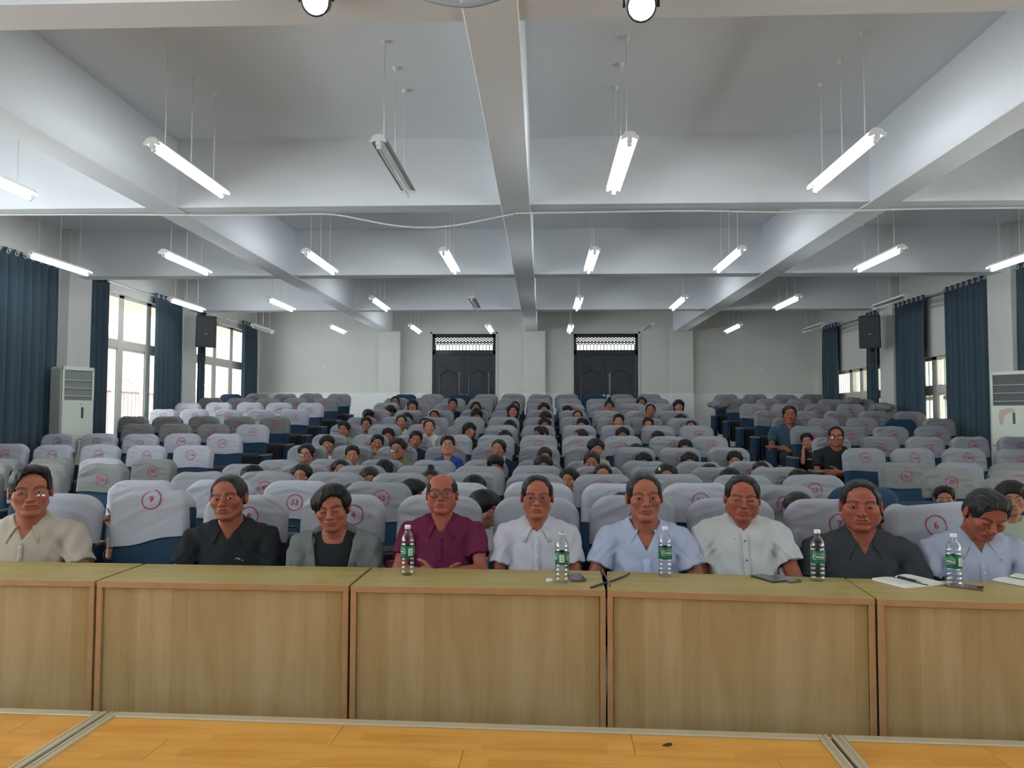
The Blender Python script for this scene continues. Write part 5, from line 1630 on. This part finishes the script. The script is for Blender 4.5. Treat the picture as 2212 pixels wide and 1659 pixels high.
KMESH, KSHIRT = {}, {}
KTROU = None
def kid_body(face, pose, arms, tone):
    key = (face, pose, arms, tone)
    if key not in KMESH:
        V, F = kid_face(face); H = rot_head(*POSES[pose])
        C = head_color(V, SKIN_K[tone], eye=1.1, paint_eyes=True, browt=.8 if face != 'girl' else .65, ln=.95, blush=.25)
        parts = [(xf(V, H), F, C)]
        for bv, bf in body_mesh(.019, ARMS[arms], KB, .95): 
            parts.append((bv, bf, SKIN_K[tone]))
        V, F, C = join(parts)
        KMESH[key] = np_mesh('person', V, F, M_skin, True, C)
    return KMESH[key]
def kid_shirt(arms, style):
    key = (arms, style)
    if key not in KSHIRT:
        kw = dict(tee=dict(round_neck=True, sleeve=.72), jacket=dict(vneck=.06, vwide=.5, sleeve=1.85, off=.02), polo=dict(vneck=.05, vwide=.5, sleeve=.7))[style]
        v, f, KSHIRT[key + ('f',)] = shirt_mesh(.013, ARMS[arms], KB, wide=.95, seed=4, amp=.003, **kw)
        KSHIRT[key] = np_mesh('shirt', v, f, C_navy)
    return KSHIRT[key]
CL = {k: cloth('kid_' + k, c) for k, c in dict(navy=(.014, .020, .045), white=(.58, .58, .55), green=(.30, .36, .20), olive=(.20, .19, .09), blue=(.020, .060, .26), grey=(.24, .25, .25), dark=(.022, .024, .028), mint=(.36, .44, .35), emerald=(.02, .18, .06), teal=(.05, .16, .20), red=(.30, .02, .03)).items()}
M_band = mat('headband_white', (.72, .72, .74), .4)
def kid(px, top, row, face, hair, pose, shirt, label, arms='lap', style='tee', spec=False, s=.96, dy=.17, tone=None, extra=None, idx=None):
    global KTROU
    r = row - 1; Y = ROW_Y[r] - dy
    cy = top + .128 * s * FPX / Y
    c = at_y(px, cy, Y)
    tone = (px * 7 + top) % 3 if tone is None else tone
    root = inst('person', kid_body(face, pose, arms, tone)); root.location = c; root.scale = (s, s, s); root.rotation_euler.z = math.atan2(-c.x, c.y) * .85
    tag(root, label, 'person', 'seated audience')
    H = rot_head(*POSES[pose])
    h = inst('hair', kid_hair(hair), root, M_hairbrown if (face == 'girl' and (px % 3 == 0)) else M_hair); h.matrix_local = H
    sh = inst('shirt', kid_shirt(arms, style), root, CL[shirt])
    if KTROU is None:
        v, f = trousers_mesh(.024, KB); KTROU = np_mesh('trousers', v, f, M_trouser)
    inst('trousers', KTROU, root)
    if style == 'jacket':
        q = collar(root, KB, CL['white'], KSHIRT[(arms, style, 'f')], spread=.4, open_=.45, drop=.04)
    if spec: glasses(root, H, 1.0, M_fthin, r=.0013, w=.024, h=.016)
    if extra == 'band':
        pts = [(.090 * math.cos(t), .015 + 0 * t, .030 + .096 * math.sin(t)) for t in [math.pi * k / 16 for k in range(17)]]
        b = MB().tube(pts, .006, 6).obj('headband', M_band, root, True); b.matrix_local = H
    if extra == 'scarf':
        n = 24; P = []
        for i in range(n + 1):
            a = 2 * math.pi * i / n
            for rr_, zz in ((.052, -.125), (.066, -.15), (.075, -.175)):
                P.append((rr_ * math.sin(a), .032 + rr_ * math.cos(a) - .012, zz - .02 * (1 - math.cos(a)) / 2))
        MB().grid(P, n + 1, 3).obj('neck_scarf', CL['red'], root, True)
    if extra == 'clip':
        b = MB().box((-.072, -.075, .062), (-.055, -.066, .090), .002).obj('hair_clip', M_band, root); b.matrix_local = H
    if extra == 'print':
        b = MB().box((-.03, -.078, -.275), (.05, -.072, -.262), .001).box((-.05, -.078, -.277), (-.036, -.072, -.270), .001).obj('chest_print', M_band, sh)
    ii = min(range(20), key=lambda k: abs(seat_x(k) - c.x)) if idx is None else idx
    FILL.add((r, ii))
    return root
KIDS = [
 # twelfth and eleventh rows
 (854, 855, 12, 'boy', 'short', 'F', 'dark', 'boy peering over a seat at the far back left, twelfth row'),
 (1386, 857, 12, 'girl', 'parted', 'F', 'dark', 'girl in the twelfth row right of the right back door'),
 (839, 873, 11, 'boy', 'bowl', 'DR', 'dark', 'child with bowed dark head, leftmost in the eleventh row'),
 (891, 862, 11, 'girl', 'bangs', 'F', 'dark', 'girl with fringe, second from left in the eleventh row'),
 (978, 860, 11, 'boy', 'crew', 'F', 'navy', 'boy in navy in front of the left back door, eleventh row'),
 (1028, 867, 11, 'girl', 'long', 'F', 'dark', 'girl half hidden in the eleventh row near the left door'),
 (1113, 866, 11, 'boy', 'short', 'F', 'dark', 'boy half hidden behind a girl with bobbed hair, eleventh row'),
 (1175, 869, 11, 'girl', 'bangs', 'F', 'dark', 'girl with straight fringe in the middle of the eleventh row'),
 (1230, 876, 11, 'boy', 'messy', 'TL', 'dark', 'child tilting its head in the eleventh row, right of the middle'),
 (1466, 863, 11, 'girl', 'bangs', 'F', 'grey', 'girl with fringe at the right end of the eleventh row'),
 # tenth row
 (790, 882, 10, 'boy', 'messy', 'DR', 'dark', 'dark haired child bowing its head, leftmost in the tenth row'),
 (879, 890, 10, 'boy', 'bowl', 'D', 'dark', 'child showing only black hair in the tenth row, left'),
 (1030, 880, 10, 'girl', 'bangs', 'D', 'dark', 'girl with long fringe in the tenth row near the left door'),
 (1108, 873, 10, 'girl', 'bob', 'F', 'dark', 'girl with bobbed hair left of the middle, tenth row'),
 (1178, 886, 10, 'girl', 'bangs', 'D', 'dark', 'girl with low fringe in the middle of the tenth row'),
 (1248, 885, 10, 'girl', 'pulled', 'F', 'grey', 'girl with hair pulled back right of the middle, tenth row'),
 (1467, 893, 10, 'girl', 'long', 'TR', 'white', 'girl in white leaning sideways at the right of the tenth row'),
 # ninth row
 (791, 901, 9, 'boy', 'crew', 'F', 'navy', 'boy with glasses in navy, leftmost in the ninth row'),
 (867, 895, 9, 'boy', 'short', 'F', 'white', 'boy in pale shirt, second from left in the ninth row'),
 (917, 901, 9, 'boy', 'short', 'F', 'dark', 'boy partly hidden behind a smiling girl, ninth row'),
 (1096, 905, 9, 'boy', 'bowl', 'DR', 'grey', 'boy looking aside left of the middle, ninth row'),
 (1177, 901, 9, 'boy', 'bowl', 'F', 'dark', 'boy with thick fringe in the middle of the ninth row'),
 (1260, 903, 9, 'boy', 'messy', 'L', 'dark', 'boy turning left, right of the middle in the ninth row'),
 (1336, 894, 9, 'boy', 'crew', 'F', 'emerald', 'boy in green sitting tall, ninth row right of the middle'),
 (1493, 907, 9, 'boy', 'short', 'F', 'mint', 'boy in pale green at the right end of the ninth row'),
 # eighth row
 (745, 910, 8, 'boy', 'crew', 'L', 'green', 'boy in light green shirt, leftmost in the eighth row'),
 (838, 925, 8, 'boy', 'messy', 'F', 'dark', 'boy with spiky hair hidden to the eyes, eighth row left'),
 (1091, 928, 8, 'boy', 'bowl', 'D', 'dark', 'child showing only a cap of black hair, eighth row'),
 (1174, 920, 8, 'boy', 'crew', 'SL', 'dark', 'boy turned sideways in the middle of the eighth row'),
 (1260, 925, 8, 'girl', 'pulled', 'SL', 'dark', 'girl with tied hair turned sideways in the eighth row'),
 (1345, 922, 8, 'boy', 'bowl', 'F', 'green', 'boy with fringe right of the middle in the eighth row'),
 # seventh row
 (712, 939, 7, 'boy', 'bowl', 'TL', 'white', 'boy with bowl cut in pale shirt, leftmost in the seventh row'),
 (893, 930, 7, 'boy', 'crew', 'TR', 'navy', 'boy in navy tilting his head, third in the seventh row'),
 (1374, 957, 7, 'boy', 'bowl', 'D', 'dark', 'child showing only the top of its head, seventh row right'),
 (1480, 950, 7, 'boy', 'messy', 'F', 'grey', 'boy peering over a seat at the right of the seventh row'),
 # sixth row
 (664, 957, 6, 'girl', 'parted', 'L', 'dark', 'girl with glasses and open mouth, leftmost in the sixth row'),
 (761, 962, 6, 'boy', 'crew', 'F', 'white', 'boy with high crew cut, second from left in the sixth row'),
 (1177, 963, 6, 'boy', 'short', 'D', 'grey', 'boy with lowered face in the middle of the sixth row'),
 (1285, 947, 6, 'boy', 'bowl', 'R', 'green', 'boy turning right in the sixth row right of the middle'),
 (1385, 976, 6, 'girl', 'bangs', 'TR', 'white', 'girl with swept fringe in the sixth row behind the man in light blue'),
 (1490, 976, 6, 'girl', 'bangs', 'F', 'dark', 'girl with fringe and glasses in the sixth row'),
 (1587, 975, 6, 'boy', 'messy', 'F', 'grey', 'boy at the right end of the sixth row'),
 # fifth row
 (735, 991, 5, 'girl', 'parted', 'F', 'dark', 'girl with parted hair in the fifth row, left'),
 (826, 992, 5, 'girl', 'long', 'B', 'dark', 'girl turned away showing long black hair, fifth row'),
 (1070, 980, 5, 'boy', 'messy', 'D', 'dark', 'boy looking down in the fifth row behind the man in white'),
 (1174, 983, 5, 'boy', 'bowl', 'F', 'grey', 'boy with fringe in the middle of the fifth row'),
 (1278, 971, 5, 'girl', 'pulled', 'D', 'dark', 'girl looking down in the fifth row right of the middle'),
 (1396, 1005, 5, 'girl', 'long', 'DL', 'dark', 'child with bowed black hair behind the man in light blue, fifth row'),
 (1532, 1002, 5, 'boy', 'bowl', 'F', 'grey', 'boy hidden to the brow in the fifth row right'),
 (1637, 995, 5, 'boy', 'short', 'TR', 'white', 'boy tilting his head at the right end of the fifth row'),
 # fourth row
 (552, 1004, 4, 'boy', 'bowl', 'SL', 'dark', 'dark haired child turned sideways behind the man in black polo'),
 (654, 1000, 4, 'girl', 'parted', 'L', 'dark', 'girl with parted hair behind the man in black polo, fourth row'),
 (783, 1003, 4, 'girl', 'long', 'LEAN', 'dark', 'girl leaning sideways behind the man in grey jacket'),
 (930, 1013, 4, 'girl', 'bun', 'F', 'white', 'girl with top knot behind the balding man'),
 (1231, 1010, 4, 'girl', 'long', 'L', 'navy', 'girl in navy peering past the elderly man in white'),
 (1302, 1001, 4, 'girl', 'pulled', 'F', 'white', 'girl with hair pulled back in the fourth row right of the middle'),
 (1571, 1009, 4, 'girl', 'parted', 'TR', 'dark', 'girl in the fourth row behind the smiling man'),
 (1726, 1013, 4, 'girl', 'long', 'F', 'white', 'girl with long hair beside seat 66, fourth row'),
 (2040, 1051, 4, 'boy', 'crew', 'F', 'grey', 'boy peering over the seat marked 6 near the right edge'),
 # third and second rows
 (760, 1043, 3, 'boy', 'bowl', 'D', 'dark', 'child whose black hair shows right behind the man in grey jacket'),
 (884, 1034, 3, 'boy', 'bowl', 'SR', 'dark', 'black haired child turned away left of the balding man'),
 (1024, 1026, 3, 'boy', 'bowl', 'F', 'dark', 'boy hidden to the brow right of the balding man'),
 (1352, 1041, 3, 'girl', 'long', 'D', 'dark', 'child half hidden behind the elderly man in light blue'),
 (1345, 1062, 2, 'boy', 'bowl', 'D', 'dark', 'dark head behind the seat of the man in light blue'),
 (1552, 1077, 2, 'boy', 'bowl', 'D', 'dark', 'dark head low behind the left shoulder of the smiling man'),
 (1916, 1085, 2, 'boy', 'bowl', 'LEAN', 'dark', 'child leaning behind the heavy man in dark grey'),
]
for k_ in KIDS: 
    gl = ('glasses' in k_[7])
    kid(*k_, spec=gl)
kid(1405, 871, 10, 'girl', 'pulled', 'F', 'dark', 'girl with white headband in the tenth row right', extra='band')
kid(942, 884, 10, 'girl', 'pulled', 'TL', 'dark', 'girl with pale headband in the tenth row left', extra='band')
kid(1316, 862, 11, 'girl', 'bun', 'D', 'teal', 'girl with top knot holding the seat before her, eleventh row', arms='grip', dy=.36)
kid(1400, 902, 9, 'boy', 'crew', 'F', 'dark', 'boy covering his mouth with his fist in the ninth row', arms='mouth')
kid(1411, 928, 8, 'boy', 'messy', 'LEAN', 'teal', 'boy resting his head on his hand in the eighth row', arms='rest')
kid(927, 904, 8, 'girl', 'pulled', 'F', 'white', 'smiling girl in white sweater in the eighth row', style='jacket', dy=.24)
kid(1012, 912, 8, 'girl', 'bangs', 'R', 'dark', 'girl with fringe and glasses turning right, eighth row', spec=True)
kid(810, 938, 7, 'boy', 'crew', 'TR', 'green', 'boy holding his hand before his chin in the seventh row', arms='chin', dy=.2)
kid(862, 946, 6, 'chub', 'crew', 'L', 'olive', 'stout boy with glasses in olive shirt, sixth row', spec=True, s=1.06)
kid(967, 942, 6, 'chub', 'crew', 'U', 'blue', 'boy with glasses in bright blue shirt, sixth row', spec=True, s=.99)
kid(1079, 948, 6, 'girl', 'pulled', 'L', 'navy', 'girl in navy jacket with white collar, sixth row', style='jacket', dy=.2)
kid(1440, 1001, 4, 'girl', 'bob', 'F', 'dark', 'girl with hair clip raising fingers behind the man in light blue', arms='vsign', extra='clip')
kid(1748, 935, 8, 'boy', 'crew', 'TL', 'dark', 'boy propping his cheek on his hand in dark printed shirt, right aisle', arms='cheek', extra='print', dy=.2, idx=15)
kid(1036, 1058, 2, 'boy', 'bowl', 'SR', 'white', 'dark haired child in white sweater turned away beside the purple shirt', arms='fold', style='jacket', s=1.02)
kid(1722, 1062, 2, 'girl', 'pulled', 'R', 'white', 'girl with red scarf and white sweater behind the smiling man', style='jacket', extra='scarf', s=1.04, dy=.2)
kid(2186, 1040, 3, 'boy', 'bowl', 'F', 'mint', 'boy in pale green patterned shirt behind the man at the right end', s=1.12, dy=.3, idx=15)
kid(288, 1098, 2, 'boy', 'crew', 'D', 'dark', 'child behind seat 9 raising a pointing hand', arms='wave', dy=.25, idx=5)
build_seats()

# crumpled spare covers on the back seats at the right
for n_, (px, py, row, lab) in enumerate(((1552, 874, 12, 'crumpled white cover thrown over the back left seat of the right block'), (1842, 868, 12, 'crumpled grey cover on a seat near the back right window'), (1905, 880, 11, 'dark crumpled cover beside the back right window'))):
    p = at_y(px, py, ROW_Y[row - 1] - .05)
    nu, nv = 28, 16; P = []
    for i in range(nu):
        for j in range(nv):
            a, b = 2 * math.pi * i / nu, math.pi * j / (nv - 1)
            d = 1 + .16 * math.sin(5 * a + 3 * b + n_) + .12 * math.sin(9 * b - 4 * a + n_ * 2)
            P.append((.20 * d * math.sin(b) * math.cos(a), .10 * d * math.sin(b) * math.sin(a), .075 * d * math.cos(b)))
    o = MB().grid(P, nu, nv, True).obj('loose_cover', M_cover[(2, 1, 1)[n_]], None, True); o.location = p
    tag(o, lab, 'seat cover', 'loose seat covers')

# bags glimpsed between the front seats
def bag(px, py, Y, w, h, d, m, patch, label):
    c = at_y(px, py, Y)
    o = empty('bag', (c.x, c.y, c.z - h)); tag(o, label, 'bag', 'bags between the front seats')
    MB().box((-w / 2, -d / 2, 0), (w / 2, d / 2, h), min(w, d) * .3).obj('pouch', m, o, True)
    if patch: MB().prism([(-.03, .05), (.03, .06), (.0, -.03)], -d / 2 - .004, -d / 2 + .002).obj('patch', patch, o).location = (.0, 0, h * .72)
    MB().tube([(-.05, 0, h - .01), (-.03, 0, h + .04), (.03, 0, h + .04), (.05, 0, h - .01)], .008, 6).obj('handle', m, o)
bag(632, 1152, 4.72, .20, .50, .12, M_black, mat('patch_red', (.32, .02, .05), .6), 'black bag with red patch between the man in black and the man in grey jacket')
bag(847, 1212, 4.35, .12, .42, .10, mat('bag_crimson', (.16, .015, .03), .5), None, 'dark red bag just left of the bottle before the man in purple')
